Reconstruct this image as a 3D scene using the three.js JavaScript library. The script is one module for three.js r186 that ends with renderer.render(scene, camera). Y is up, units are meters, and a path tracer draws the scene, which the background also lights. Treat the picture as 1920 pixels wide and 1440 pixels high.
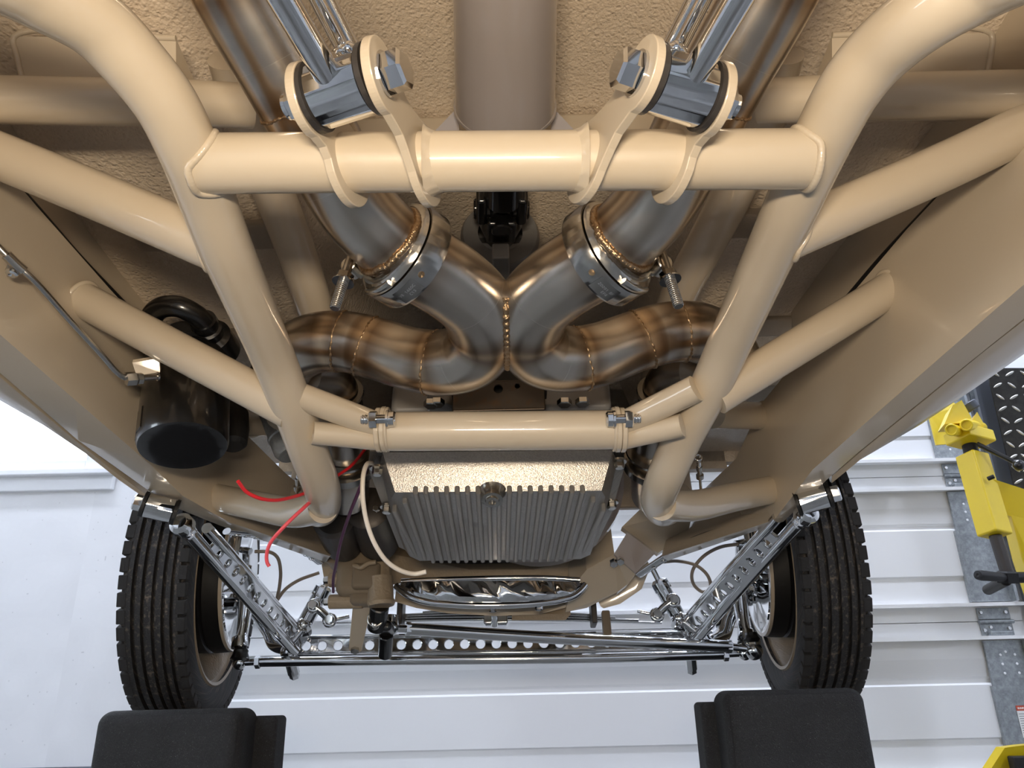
import * as THREE from 'three';
import { RoundedBoxGeometry } from 'three/addons/geometries/RoundedBoxGeometry.js';
import { mergeGeometries, toCreasedNormals } from 'three/addons/utils/BufferGeometryUtils.js';
import { RectAreaLightUniformsLib } from 'three/addons/lights/RectAreaLightUniformsLib.js';

// ------------------------------------------------------------ camera, sky, large lights, exposure
const EXPOSURE = 2.2;
const CEIL_I = 7.6, WORK_I = 120, SKY_I = 5.0;
const CEIL_C = 0xe4ecff, WORK_C = 0xffebd0;
const F = 1442, CAM = new THREE.Vector3(0, 0.86, 0);
const rad = (d) => d * Math.PI / 180;
const scene = new THREE.Scene();
const camera = new THREE.PerspectiveCamera(2 * Math.atan(720 / F) * 180 / Math.PI, 4 / 3, 0.02, 60);
camera.rotation.order = 'YXZ';
camera.rotation.set(rad(22), 0, rad(-1.3));
camera.position.copy(CAM);
camera.updateMatrixWorld(true);
scene.background = new THREE.Color(0.80, 0.90, 1.0);
scene.backgroundIntensity = SKY_I;
const renderer = new THREE.WebGLRenderer({ antialias: true });
renderer.toneMapping = THREE.LinearToneMapping;
renderer.toneMappingExposure = EXPOSURE;
renderer.shadowMap.enabled = true;
RectAreaLightUniformsLib.init();

// ------------------------------------------------------------ helpers
const V = (x, y, z) => new THREE.Vector3(x, y, z);
let seed = 7;
const rnd = () => { seed = (seed * 1664525 + 1013904223) >>> 0; return seed / 4294967296; };
// a viewing direction and a distance along the lens axis give a point of the car
function at(px, py, d) {
  return V((px - 960) / F * d, (720 - py) / F * d, -d).applyQuaternion(camera.quaternion).add(CAM);
}
const CU = V(0, Math.cos(rad(8.5)), -Math.sin(rad(8.5)));   // the car stands nose-down by 8.5 degrees
const CF = V(0, -Math.sin(rad(8.5)), -Math.cos(rad(8.5)));
const CX = V(1, 0, 0);
const depthH = (py, h) => h / (0.8616 * ((720 - py) / F) + 0.5075);
const atH = (px, py, h) => at(px, py, depthH(py, h));
const car = (x, h, s) => CAM.clone().addScaledVector(CX, x).addScaledVector(CU, h).addScaledVector(CF, s);
const P3 = (list) => list.map((p) => p.isVector3 ? p : at(...p));
const mir = (list, dx = 1896, dy = -8) => list.map(([x, y, d]) => [dx - x, y + dy, d]);

// the same bar, carried on straight beyond its last point
const ext = (l, len) => { const q = P3(l), n = q.length; return [...q, q[n - 1].clone().add(q[n - 1].clone().sub(q[n - 2]).normalize().multiplyScalar(len))]; };
const counts = {};
function numbered(n) { const k = counts[n] = (counts[n] ?? -1) + 1; return k ? n + '_' + String(k).padStart(3, '0') : n; }
const origins = new Map();
function thing(name, label, category, base, group) {
  const o = new THREE.Group(); o.name = numbered(name); o.position.copy(base); scene.add(o);
  o.userData = { label, category }; if (group) o.userData.group = group;
  origins.set(o, base.clone()); return o;
}
function mesh(name, geo, mat, origin) {
  if (Array.isArray(geo)) geo = merge(geo);
  if (origin) geo = geo.clone().translate(-origin.x, -origin.y, -origin.z);
  const m = new THREE.Mesh(geo, mat); m.name = name; m.castShadow = m.receiveShadow = true; return m;
}
function part(name, geo, mat, parent, label) {
  const o = origins.get(parent), m = mesh(name, geo, mat, o);
  parent.add(m); origins.set(m, o);
  if (label) m.userData.label = label;
  return m;
}
function solo(name, label, category, geo, mat, base, group) {
  const m = mesh(numbered(name), geo, mat, base); m.position.copy(base); scene.add(m);
  m.userData = { label, category }; if (group) m.userData.group = group; origins.set(m, base.clone()); return m;
}
function struct(name, geo, mat) {
  const m = mesh(name, geo, mat); scene.add(m); m.userData = { kind: 'structure' }; origins.set(m, V(0, 0, 0)); return m;
}
function norm(g) {
  let r = g.index ? g.toNonIndexed() : g.clone();
  for (const k of Object.keys(r.attributes)) if (!['position', 'normal', 'uv', 'color'].includes(k)) r.deleteAttribute(k);
  if (!r.attributes.normal) r.computeVertexNormals();
  if (!r.attributes.uv) r.setAttribute('uv', new THREE.BufferAttribute(new Float32Array(r.attributes.position.count * 2), 2));
  return r;
}
function merge(list) {
  const gs = list.flat(9).map(norm), c = gs.some((g) => g.attributes.color);
  if (c) for (const g of gs) if (!g.attributes.color) g.setAttribute('color', new THREE.BufferAttribute(new Float32Array(g.attributes.position.count * 3).fill(1), 3));
  return mergeGeometries(gs);
}
function frameOf(dir, hint = V(0, 1, 0)) {
  const t = dir.clone().normalize();
  if (Math.abs(t.dot(hint)) > 0.95) hint = V(1, 0, 0);
  const a = hint.clone().addScaledVector(t, -hint.dot(t)).normalize();
  return { t, a, b: t.clone().cross(a) };
}
function indexed(pos, uv, idx, col) {
  const g = new THREE.BufferGeometry();
  g.setAttribute('position', new THREE.Float32BufferAttribute(pos, 3));
  g.setAttribute('uv', new THREE.Float32BufferAttribute(uv, 2));
  if (col) g.setAttribute('color', new THREE.Float32BufferAttribute(col, 3));
  g.setIndex(idx); g.computeVertexNormals(); return g;
}
// a round bar swept along control points; r is a number, a list (one per control point) or a function of t
function sweep(pts, r, o = {}) {
  pts = P3(pts);
  const n = o.n ?? Math.max(8, (pts.length - 1) * 10), k = o.k ?? 28, cap = o.cap ?? true;
  const curve = pts.length > 2 ? new THREE.CatmullRomCurve3(pts, !!o.closed, 'centripetal') : new THREE.LineCurve3(pts[0], pts[1]);
  const R = (t) => typeof r === 'function' ? r(t) : Array.isArray(r) ? (() => { const u = t * (r.length - 1), i = Math.min(r.length - 2, Math.floor(u)); return r[i] + (r[i + 1] - r[i]) * (u - i); })() : r;
  const pos = [], uv = [], idx = [], col = o.color ? [] : null;
  let a = null, len = 0, prev = null;
  for (let i = 0; i <= n; i++) {
    const t = i / n, p = curve.getPoint(t), tan = curve.getTangent(t);
    if (!a) a = frameOf(tan, o.hint).a; else a.addScaledVector(tan, -a.dot(tan)).normalize();
    const b = tan.clone().cross(a); if (prev) len += p.distanceTo(prev); prev = p;
    const rr = R(t);
    for (let j = 0; j <= k; j++) {
      const th = j / k * Math.PI * 2, c = Math.cos(th) * (o.flatA ?? 1), s = Math.sin(th) * (o.flatB ?? 1);
      pos.push(p.x + rr * (a.x * c + b.x * s), p.y + rr * (a.y * c + b.y * s), p.z + rr * (a.z * c + b.z * s));
      uv.push(len, j / k * rr * 6.283);
      if (col) col.push(...o.color(t));
    }
  }
  for (let i = 0; i < n; i++) for (let j = 0; j < k; j++) { const q = i * (k + 1) + j; idx.push(q, q + 1, q + k + 1, q + 1, q + k + 2, q + k + 1); }
  const g = indexed(pos, uv, idx, col);
  // close the seam's normals
  const nn = g.attributes.normal;
  for (let i = 0; i <= n; i++) { const p = i * (k + 1), q = p + k; const v = V(nn.getX(p) + nn.getX(q), nn.getY(p) + nn.getY(q), nn.getZ(p) + nn.getZ(q)).normalize(); nn.setXYZ(p, v.x, v.y, v.z); nn.setXYZ(q, v.x, v.y, v.z); }
  if (!cap || o.closed) return g;
  const caps = [];
  for (const [i, flip] of [[0, true], [n, false]]) {
    const c = curve.getPoint(i / n), cp = [c.x, c.y, c.z], cu = [0, 0], ci = [], cc = col ? [...o.color(i / n)] : null;
    for (let j = 0; j <= k; j++) { const q = (i * (k + 1) + j) * 3; cp.push(pos[q], pos[q + 1], pos[q + 2]); cu.push(0, 0); if (cc) cc.push(...o.color(i / n)); if (j < k) flip ? ci.push(0, j + 2, j + 1) : ci.push(0, j + 1, j + 2); }
    caps.push(indexed(cp, cu, ci, cc));
  }
  return merge([g, ...caps]);
}
// turned solid: profile [[s, r], ...] along dir from p
function turn(p, dir, prof, k = 32, crease = 0.6) {
  p = p.isVector3 ? p : at(...p);
  const { t, a, b } = frameOf(dir), pos = [], uv = [], idx = [];
  prof.forEach(([s, r], i) => {
    for (let j = 0; j <= k; j++) { const th = j / k * Math.PI * 2, c = Math.cos(th) * r, q = Math.sin(th) * r;
      pos.push(p.x + t.x * s + a.x * c + b.x * q, p.y + t.y * s + a.y * c + b.y * q, p.z + t.z * s + a.z * c + b.z * q); uv.push(s, j / k * 6.283 * r); }
    if (i) for (let j = 0; j < k; j++) { const q = (i - 1) * (k + 1) + j; idx.push(q, q + k + 1, q + 1, q + 1, q + k + 1, q + k + 2); }
  });
  const g = indexed(pos, uv, idx); fixOut(g, p.clone().addScaledVector(t, (prof[0][0] + prof[prof.length - 1][0]) / 2));
  return toCreasedNormals(g, crease);
}
function fixOut(g, c) { // turn faces outward when most of them look at c
  const p = g.attributes.position, ix = g.index.array; let s = 0;
  const A = V(), B = V(), C = V();
  for (let i = 0; i < ix.length; i += 3) { A.fromBufferAttribute(p, ix[i]); B.fromBufferAttribute(p, ix[i + 1]); C.fromBufferAttribute(p, ix[i + 2]); const m = A.clone().add(B).add(C).multiplyScalar(1 / 3).sub(c); B.sub(A); C.sub(A); s += B.cross(C).dot(m); }
  if (s < 0) { for (let i = 0; i < ix.length; i += 3) { const q = ix[i]; ix[i] = ix[i + 1]; ix[i + 1] = q; } g.computeVertexNormals(); }
}
const rod = (p, q, r, bev = 0.12, k = 28) => { p = p.isVector3 ? p : at(...p); q = q.isVector3 ? q : at(...q); const L = p.distanceTo(q), e = Math.min(r * bev, L / 3); return turn(p, q.clone().sub(p), [[0, 0], [0, r - e], [e, r], [L - e, r], [L, r - e], [L, 0]], k); };
const hex = (p, dir, r, L) => turn(p, dir, [[0, 0], [0, r], [L * 0.85, r], [L, r * 0.82], [L, 0]], 6, 0.1);
const ball = (p, r, k = 20) => { p = p.isVector3 ? p : at(...p); return new THREE.SphereGeometry(r, k, k * 0.7 | 0).translate(p.x, p.y, p.z); };
const ringAt = (p, dir, R, r, k = 40, m = 12) => { p = p.isVector3 ? p : at(...p); const g = new THREE.TorusGeometry(R, r, m, k); g.applyQuaternion(new THREE.Quaternion().setFromUnitVectors(V(0, 0, 1), dir.clone().normalize())); return g.translate(p.x, p.y, p.z); };
// moves a geometry onto three axes; mirrored axes get their faces turned back
function placeOn(g, ax, ay, az, c) {
  const m = new THREE.Matrix4().makeBasis(ax, ay, az).setPosition(c); g.applyMatrix4(m);
  if (m.determinant() < 0) { if (!g.index) { g.setIndex([...Array(g.attributes.position.count).keys()]); } const ix = g.index.array; for (let i = 0; i < ix.length; i += 3) { const t = ix[i]; ix[i] = ix[i + 1]; ix[i + 1] = t; } const n = g.attributes.normal; g.deleteAttribute('normal'); g.setAttribute('normal', n); }
  return g;
}
// a box on three axes
function obox(c, ax, ay, az, sx, sy, sz, r = 0.002) {
  c = c.isVector3 ? c : at(...c);
  const g = new RoundedBoxGeometry(sx, sy, sz, 2, Math.min(r, sx / 2.1, sy / 2.1, sz / 2.1));
  return placeOn(g, ax, ay, az, c);
}
const wbox = (x0, x1, y0, y1, z0, z1, r = 0) => { const sx = x1 - x0, sy = y1 - y0, sz = z1 - z0; const g = r ? new RoundedBoxGeometry(sx, sy, sz, 3, r) : new THREE.BoxGeometry(sx, sy, sz); boxUV(g); return g.translate((x0 + x1) / 2, (y0 + y1) / 2, (z0 + z1) / 2); };
function boxUV(g) { // metres, by facing
  const p = g.attributes.position, n = g.attributes.normal, u = g.attributes.uv;
  for (let i = 0; i < p.count; i++) { const nx = Math.abs(n.getX(i)), ny = Math.abs(n.getY(i)), nz = Math.abs(n.getZ(i));
    if (nx >= ny && nx >= nz) u.setXY(i, p.getZ(i), p.getY(i)); else if (ny >= nz) u.setXY(i, p.getX(i), p.getZ(i)); else u.setXY(i, p.getX(i), p.getY(i)); }
  return g;
}
// a plate with the outline pts (3D, roughly flat), pushed back by vec
function plate(pts, vec, holes) {
  pts = P3(pts);
  const c = pts.reduce((s, p) => s.add(p), V()).multiplyScalar(1 / pts.length), nrm = V();
  pts.forEach((p, i) => { const q = pts[(i + 1) % pts.length]; nrm.add(p.clone().sub(c).cross(q.clone().sub(c))); }); nrm.normalize();
  const f = frameOf(nrm), flat = pts.map((p) => { const d = p.clone().sub(c); return new THREE.Vector2(d.dot(f.a), d.dot(f.b)); });
  const tri = THREE.ShapeUtils.triangulateShape(flat, []), n = pts.length, pos = [], uv = [];
  const back = pts.map((p) => p.clone().add(vec)), push = (...vs) => vs.forEach(([v, u]) => { pos.push(v.x, v.y, v.z); uv.push(u.x, u.y); });
  const flip = vec.dot(nrm) > 0;
  for (const [i, j, k] of tri) {
    flip ? push([pts[i], flat[i]], [pts[k], flat[k]], [pts[j], flat[j]]) : push([pts[i], flat[i]], [pts[j], flat[j]], [pts[k], flat[k]]);
    flip ? push([back[i], flat[i]], [back[j], flat[j]], [back[k], flat[k]]) : push([back[i], flat[i]], [back[k], flat[k]], [back[j], flat[j]]);
  }
  for (let i = 0; i < n; i++) { const j = (i + 1) % n; const q = flip ? [[pts[i], flat[i]], [pts[j], flat[j]], [back[j], flat[j]], [back[i], flat[i]]] : [[pts[j], flat[j]], [pts[i], flat[i]], [back[i], flat[i]], [back[j], flat[j]]]; push(q[0], q[1], q[2], q[0], q[2], q[3]); }
  const g = new THREE.BufferGeometry();
  g.setAttribute('position', new THREE.Float32BufferAttribute(pos, 3)); g.setAttribute('uv', new THREE.Float32BufferAttribute(uv, 2)); g.computeVertexNormals();
  return g;
}
// closed loft through rings of equally many points
function loft(rings, o = {}) {
  const n = rings[0].length, pos = [], uv = [], idx = []; let len = 0;
  rings.forEach((r, i) => { let w = 0; if (i) len += r[0].distanceTo(rings[i - 1][0]);
    for (let j = 0; j <= n; j++) { const p = r[j % n]; if (j) w += p.distanceTo(r[j - 1]); pos.push(p.x, p.y, p.z); uv.push(len, w); }
    if (i) for (let j = 0; j < n; j++) { const q = (i - 1) * (n + 1) + j; idx.push(q, q + 1, q + n + 1, q + 1, q + n + 2, q + n + 1); } });
  const all = V(); rings.flat().forEach((p) => all.add(p)); all.multiplyScalar(1 / (rings.length * n));
  if (o.cap !== false) for (const i of [0, rings.length - 1]) { const c = rings[i].reduce((s, p) => s.add(p), V()).multiplyScalar(1 / n), k = pos.length / 3; pos.push(c.x, c.y, c.z); uv.push(0, 0); for (let j = 0; j < n; j++) i ? idx.push(k, i * (n + 1) + j, i * (n + 1) + j + 1) : idx.push(k, j + 1, j); }
  const g = indexed(pos, uv, idx); fixOut(g, all);
  return toCreasedNormals(g, o.crease ?? 0.5);
}
// a flat outline extruded on axes ax, ay with thickness t along az, centred
function extrude(shape, t, c, ax, ay, az, bevel = 0.0012, curve = 20) {
  const g = new THREE.ExtrudeGeometry(shape, { depth: t - 2 * bevel, bevelEnabled: bevel > 0, bevelThickness: bevel, bevelSize: bevel, bevelOffset: -bevel, bevelSegments: 2, curveSegments: curve });
  g.translate(0, 0, -t / 2 + bevel);
  return placeOn(g, ax, ay, az, c.isVector3 ? c : at(...c));
}

// ------------------------------------------------------------ textures
function noiseTile(n, cell, s) { // periodic value noise
  const k = Math.max(2, Math.round(n / cell)), v = new Float32Array(k * k); let q = s;
  for (let i = 0; i < v.length; i++) { q = (q * 1664525 + 1013904223) >>> 0; v[i] = q / 4294967296; }
  const out = new Float32Array(n * n), sm = (t) => t * t * (3 - 2 * t);
  for (let y = 0; y < n; y++) for (let x = 0; x < n; x++) { const fx = x / n * k, fy = y / n * k, x0 = fx | 0, y0 = fy | 0, tx = sm(fx - x0), ty = sm(fy - y0), x1 = (x0 + 1) % k, y1 = (y0 + 1) % k;
    out[y * n + x] = (v[y0 * k + x0] * (1 - tx) + v[y0 * k + x1] * tx) * (1 - ty) + (v[y1 * k + x0] * (1 - tx) + v[y1 * k + x1] * tx) * ty; }
  return out;
}
function tex(n, f, srgb, rep) {
  const d = new Uint8Array(n * n * 4);
  for (let i = 0; i < n * n; i++) { const c = f(i); d[4 * i] = c[0]; d[4 * i + 1] = c[1]; d[4 * i + 2] = c[2]; d[4 * i + 3] = 255; }
  const t = new THREE.DataTexture(d, n, n); t.wrapS = t.wrapT = THREE.RepeatWrapping; t.magFilter = THREE.LinearFilter; t.minFilter = THREE.LinearMipmapLinearFilter; t.generateMipmaps = true;
  if (srgb) t.colorSpace = THREE.SRGBColorSpace; t.repeat.set(rep, rep); t.needsUpdate = true; return t;
}
const N4 = noiseTile(512, 4, 11), N9 = noiseTile(512, 9, 23), N24 = noiseTile(512, 24, 37), N80 = noiseTile(512, 80, 51), N2 = noiseTile(512, 2, 77);
const g3 = (v) => { v = Math.max(0, Math.min(255, v * 255)); return [v, v, v]; };
const linerBump = tex(512, (i) => g3(0.5 * N9[i] + 0.25 * N4[i] + 0.4 * Math.max(0, N24[i] - 0.4)), false, 5.6);
const grainBump = tex(512, (i) => g3(0.6 * N2[i] + 0.4 * N4[i]), false, 6);
const orangePeel = tex(512, (i) => g3(0.7 * N24[i] + 0.3 * N80[i]), false, 4);
const brushed = tex(512, (i) => g3(0.25 + 0.016 * N4[i % 512] + 0.012 * N9[i % 512]), false, 9);
const dirtMap = tex(512, (i) => { const m = Math.max(0, N24[i] * 0.6 + N9[i] * 0.5 - 0.56) * 2.0, s = N4[i] > 0.83 ? 0.4 : 0; const k = Math.min(1, m + s * N80[i]); return [34 + k * 70, 34 + k * 58, 35 + k * 44]; }, true, 7);
const wallMap = tex(512, (i) => { const v = 226 + 8 * N80[i] + 6 * N24[i] - (N4[i] > 0.985 ? 30 : 0); return [v, v + 1, v + 3]; }, true, 0.6);
const castMap = tex(512, (i) => { const v = 150 + 24 * N2[i] + 16 * N9[i]; return [v, v - 4, v - 10]; }, true, 10);
const speckMap = tex(512, (i) => { const s = N2[i] > 0.9 && N9[i] > 0.55 ? 55 : 0, v = 30 + 10 * N4[i] + 6 * N80[i] + s; return [v, v, v + 1]; }, true, 5);
const floorMap = tex(512, (i) => { const v = 92 + 20 * N80[i] + 12 * N24[i] + 10 * N4[i]; return [v, v, v - 3]; }, true, 0.8);
const steelMap = tex(512, (i) => { const v = 124 + 26 * N24[i] + 18 * N9[i] + 8 * N2[i]; return [v, v + 5, v + 8]; }, true, 4);
const rustMap = tex(512, (i) => { const k = Math.max(0, N24[i] + 0.5 * N9[i] - 0.85) * 2; return [122 + 14 * k, 116 - 2 * k, 110 - 16 * k]; }, true, 5);

// ------------------------------------------------------------ materials
const std = (p) => new THREE.MeshStandardMaterial(p), phy = (p) => new THREE.MeshPhysicalMaterial(p);
const M = {
  paint: phy({ color: 0xc0b29c, roughness: 0.42, clearcoat: 0.8, clearcoatRoughness: 0.07, bumpMap: orangePeel, bumpScale: 0.00012 }),
  liner: phy({ color: 0xd8c7b0, roughness: 0.5, clearcoat: 0.6, clearcoatRoughness: 0.18, bumpMap: linerBump, bumpScale: 0.0023 }),
  cast: phy({ color: 0x93826a, roughness: 0.42, clearcoat: 0.3, clearcoatRoughness: 0.2, bumpMap: linerBump, bumpScale: 0.0008 }),
  mauve: phy({ color: 0xa49c98, roughness: 0.35, clearcoat: 0.9, clearcoatRoughness: 0.06 }),
  chrome: std({ color: 0xd9dadb, metalness: 1, roughness: 0.06 }),
  steel: std({ color: 0xb9b6b0, metalness: 1, roughness: 0.24 }),
  stain: std({ color: 0xffffff, vertexColors: true, metalness: 1, roughness: 1, roughnessMap: brushed }),
  band: std({ color: 0xa9a7a3, metalness: 1, roughness: 0.22 }),
  weld: std({ color: 0xa98f70, metalness: 1, roughness: 0.3, bumpMap: grainBump, bumpScale: 0.0006 }),
  zinc: std({ map: rustMap, color: 0x9c9792, metalness: 0.9, roughness: 0.4 }),
  aluminium: std({ map: castMap, metalness: 0.85, roughness: 0.36, bumpMap: grainBump, bumpScale: 0.0003 }),
  greyPaint: phy({ color: 0x7d7b78, roughness: 0.4, clearcoat: 0.4, clearcoatRoughness: 0.2 }),
  dark: std({ color: 0x2a2928, roughness: 0.5, metalness: 0.3 }),
  iron: std({ color: 0x4a4643, roughness: 0.45, metalness: 0.6 }),
  black: phy({ color: 0x0b0b0c, roughness: 0.3, clearcoat: 0.7, clearcoatRoughness: 0.08 }),
  blackSoft: std({ color: 0x121213, roughness: 0.55 }),
  tyre: std({ map: dirtMap, roughness: 0.75, bumpMap: grainBump, bumpScale: 0.0005 }),
  wall: std({ map: wallMap, roughness: 0.75 }),
  doorPaint: std({ color: 0xe6e7e8, roughness: 0.5 }),
  floor: phy({ map: floorMap, roughness: 0.35 }),
  stand: std({ map: speckMap, roughness: 0.85, bumpMap: grainBump, bumpScale: 0.0012 }),
  galv: std({ map: steelMap, metalness: 0.55, roughness: 0.45 }),
  yellow: phy({ color: 0xf2d31e, roughness: 0.4, clearcoat: 0.3, clearcoatRoughness: 0.2 }),
  lug: std({ color: 0xc9c6c0, metalness: 0.9, roughness: 0.28 }),
  plateSteel: std({ map: steelMap, metalness: 0.85, roughness: 0.42, color: 0x77716b }),
  charcoal: std({ color: 0x4d525b, roughness: 0.55 }),
  trim: std({ color: 0xeef0f3, roughness: 0.45 }),
  pane: phy({ color: 0xffffff, transmission: 1, thickness: 0, roughness: 0.02 }),
  red: phy({ color: 0xe0232c, roughness: 0.4, clearcoat: 0.3 }),
  redPale: phy({ color: 0xe8525c, roughness: 0.4, clearcoat: 0.3 }),
  ivory: phy({ color: 0xefe6d8, roughness: 0.4, clearcoat: 0.3 }),
  purple: phy({ color: 0x53304f, roughness: 0.45 }),
  hose: std({ color: 0x8f8579, roughness: 0.5 }),
  lampFace: std({ color: 0xffffff, emissive: 0xffd9b0, emissiveIntensity: 2.2 }),
  tubeFace: std({ color: 0xffffff, emissive: 0xe8f0ff, emissiveIntensity: 2.5 }),
};
const HEAT = [0.62, 0.47, 0.32], BLUE = [0.42, 0.42, 0.46], BARE = [0.52, 0.47, 0.41], BRWN = [0.31, 0.23, 0.165];
const mixc = (a, b, k) => a.map((v, i) => v + (b[i] - v) * k);
// bare stainless that turned straw, brown and blue beside its welds
const heat = (spots, base = BARE) => (t) => { let c = base; for (const [p, w] of spots) { const d = Math.abs(t - p) / w; if (d < 1) c = d < 0.35 ? mixc(HEAT, BRWN, d / 0.35) : mixc(BRWN, base, (d - 0.35) / 0.65); } return c; };

// ------------------------------------------------------------ the room
const Z0 = -2.9;
struct('floor', wbox(-3.2, 3.2, -0.1, 0, -3.05, 4.2), M.floor);
struct('ceiling', wbox(-3.2, 3.2, 3.6, 3.7, -3.05, 4.2), M.wall);
struct('wall_left', [wbox(-3.2, -3.05, 0, 3.6, -3.05, 0.6), wbox(-3.2, -3.05, 0, 3.6, 2.0, 4.2), wbox(-3.2, -3.05, 0, 0.9, 0.6, 2.0), wbox(-3.2, -3.05, 2.1, 3.6, 0.6, 2.0)], M.wall);
struct('wall_right', wbox(3.05, 3.2, 0, 3.6, -3.05, 4.2), M.wall);
const WX0 = -2.9, WX1 = -1.62, WY0 = 1.70, WY1 = 2.9;   // window opening
struct('wall_front', [wbox(-3.05, WX0, 0, 3.6, -3.05, Z0), wbox(WX0, WX1, 0, WY0, -3.05, Z0), wbox(WX0, WX1, WY1, 3.6, -3.05, Z0), wbox(WX1, 3.05, 0, 3.6, -3.05, Z0)], M.wall);
struct('wall_back', wbox(-3.05, 3.05, 0, 3.6, 4.05, 4.2), M.wall);
{
  const w = struct('window_1', [wbox(WX0 - 0.01, WX0 + 0.05, WY0, WY1, Z0 - 0.1, Z0 + 0.02, 0.004), wbox(WX1 - 0.05, WX1 + 0.01, WY0, WY1, Z0 - 0.1, Z0 + 0.02, 0.004), wbox(WX0 + 0.05, WX1 - 0.05, WY1 - 0.05, WY1 + 0.01, Z0 - 0.1, Z0 + 0.019, 0.004), wbox(WX0 + 0.05, WX1 - 0.05, WY0 - 0.01, WY0 + 0.045, Z0 - 0.1, Z0 + 0.019, 0.004)], M.trim);
  part('window_pane', wbox(WX0 + 0.05, WX1 - 0.05, WY0 + 0.045, WY1 - 0.05, Z0 - 0.07, Z0 - 0.064), M.pane, w);
  part('window_casing', [wbox(WX0 - 0.08, WX1 + 0.07, WY0 - 0.075, WY0 - 0.01, Z0 - 0.01, Z0 + 0.022, 0.004), wbox(WX1 + 0.01, WX1 + 0.07, WY0 - 0.01, WY1 + 0.07, Z0 - 0.01, Z0 + 0.022, 0.004), wbox(WX0 - 0.08, WX0 - 0.01, WY0 - 0.01, WY1 + 0.07, Z0 - 0.01, Z0 + 0.022, 0.004)], M.trim, w);
  part('window_sill', wbox(WX0 - 0.09, WX1 + 0.08, WY0 - 0.02, WY0 + 0.005, Z0, Z0 + 0.05, 0.006), M.trim, w);
}
{ // side window, behind the camera
  const w = struct('window_2', [wbox(-3.19, -3.03, 0.88, 0.95, 0.58, 2.02), wbox(-3.19, -3.03, 2.05, 2.12, 0.58, 2.02), wbox(-3.19, -3.03, 0.95, 2.05, 0.58, 0.65), wbox(-3.19, -3.03, 0.95, 2.05, 1.95, 2.02)], M.trim);
  part('window_pane', wbox(-3.12, -3.114, 0.95, 2.05, 0.65, 1.95), M.pane, w);
}
struct('baseboard_front', wbox(-3.05, -1.34, 0, 0.665, Z0, Z0 + 0.03, 0.006), M.charcoal);
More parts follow.
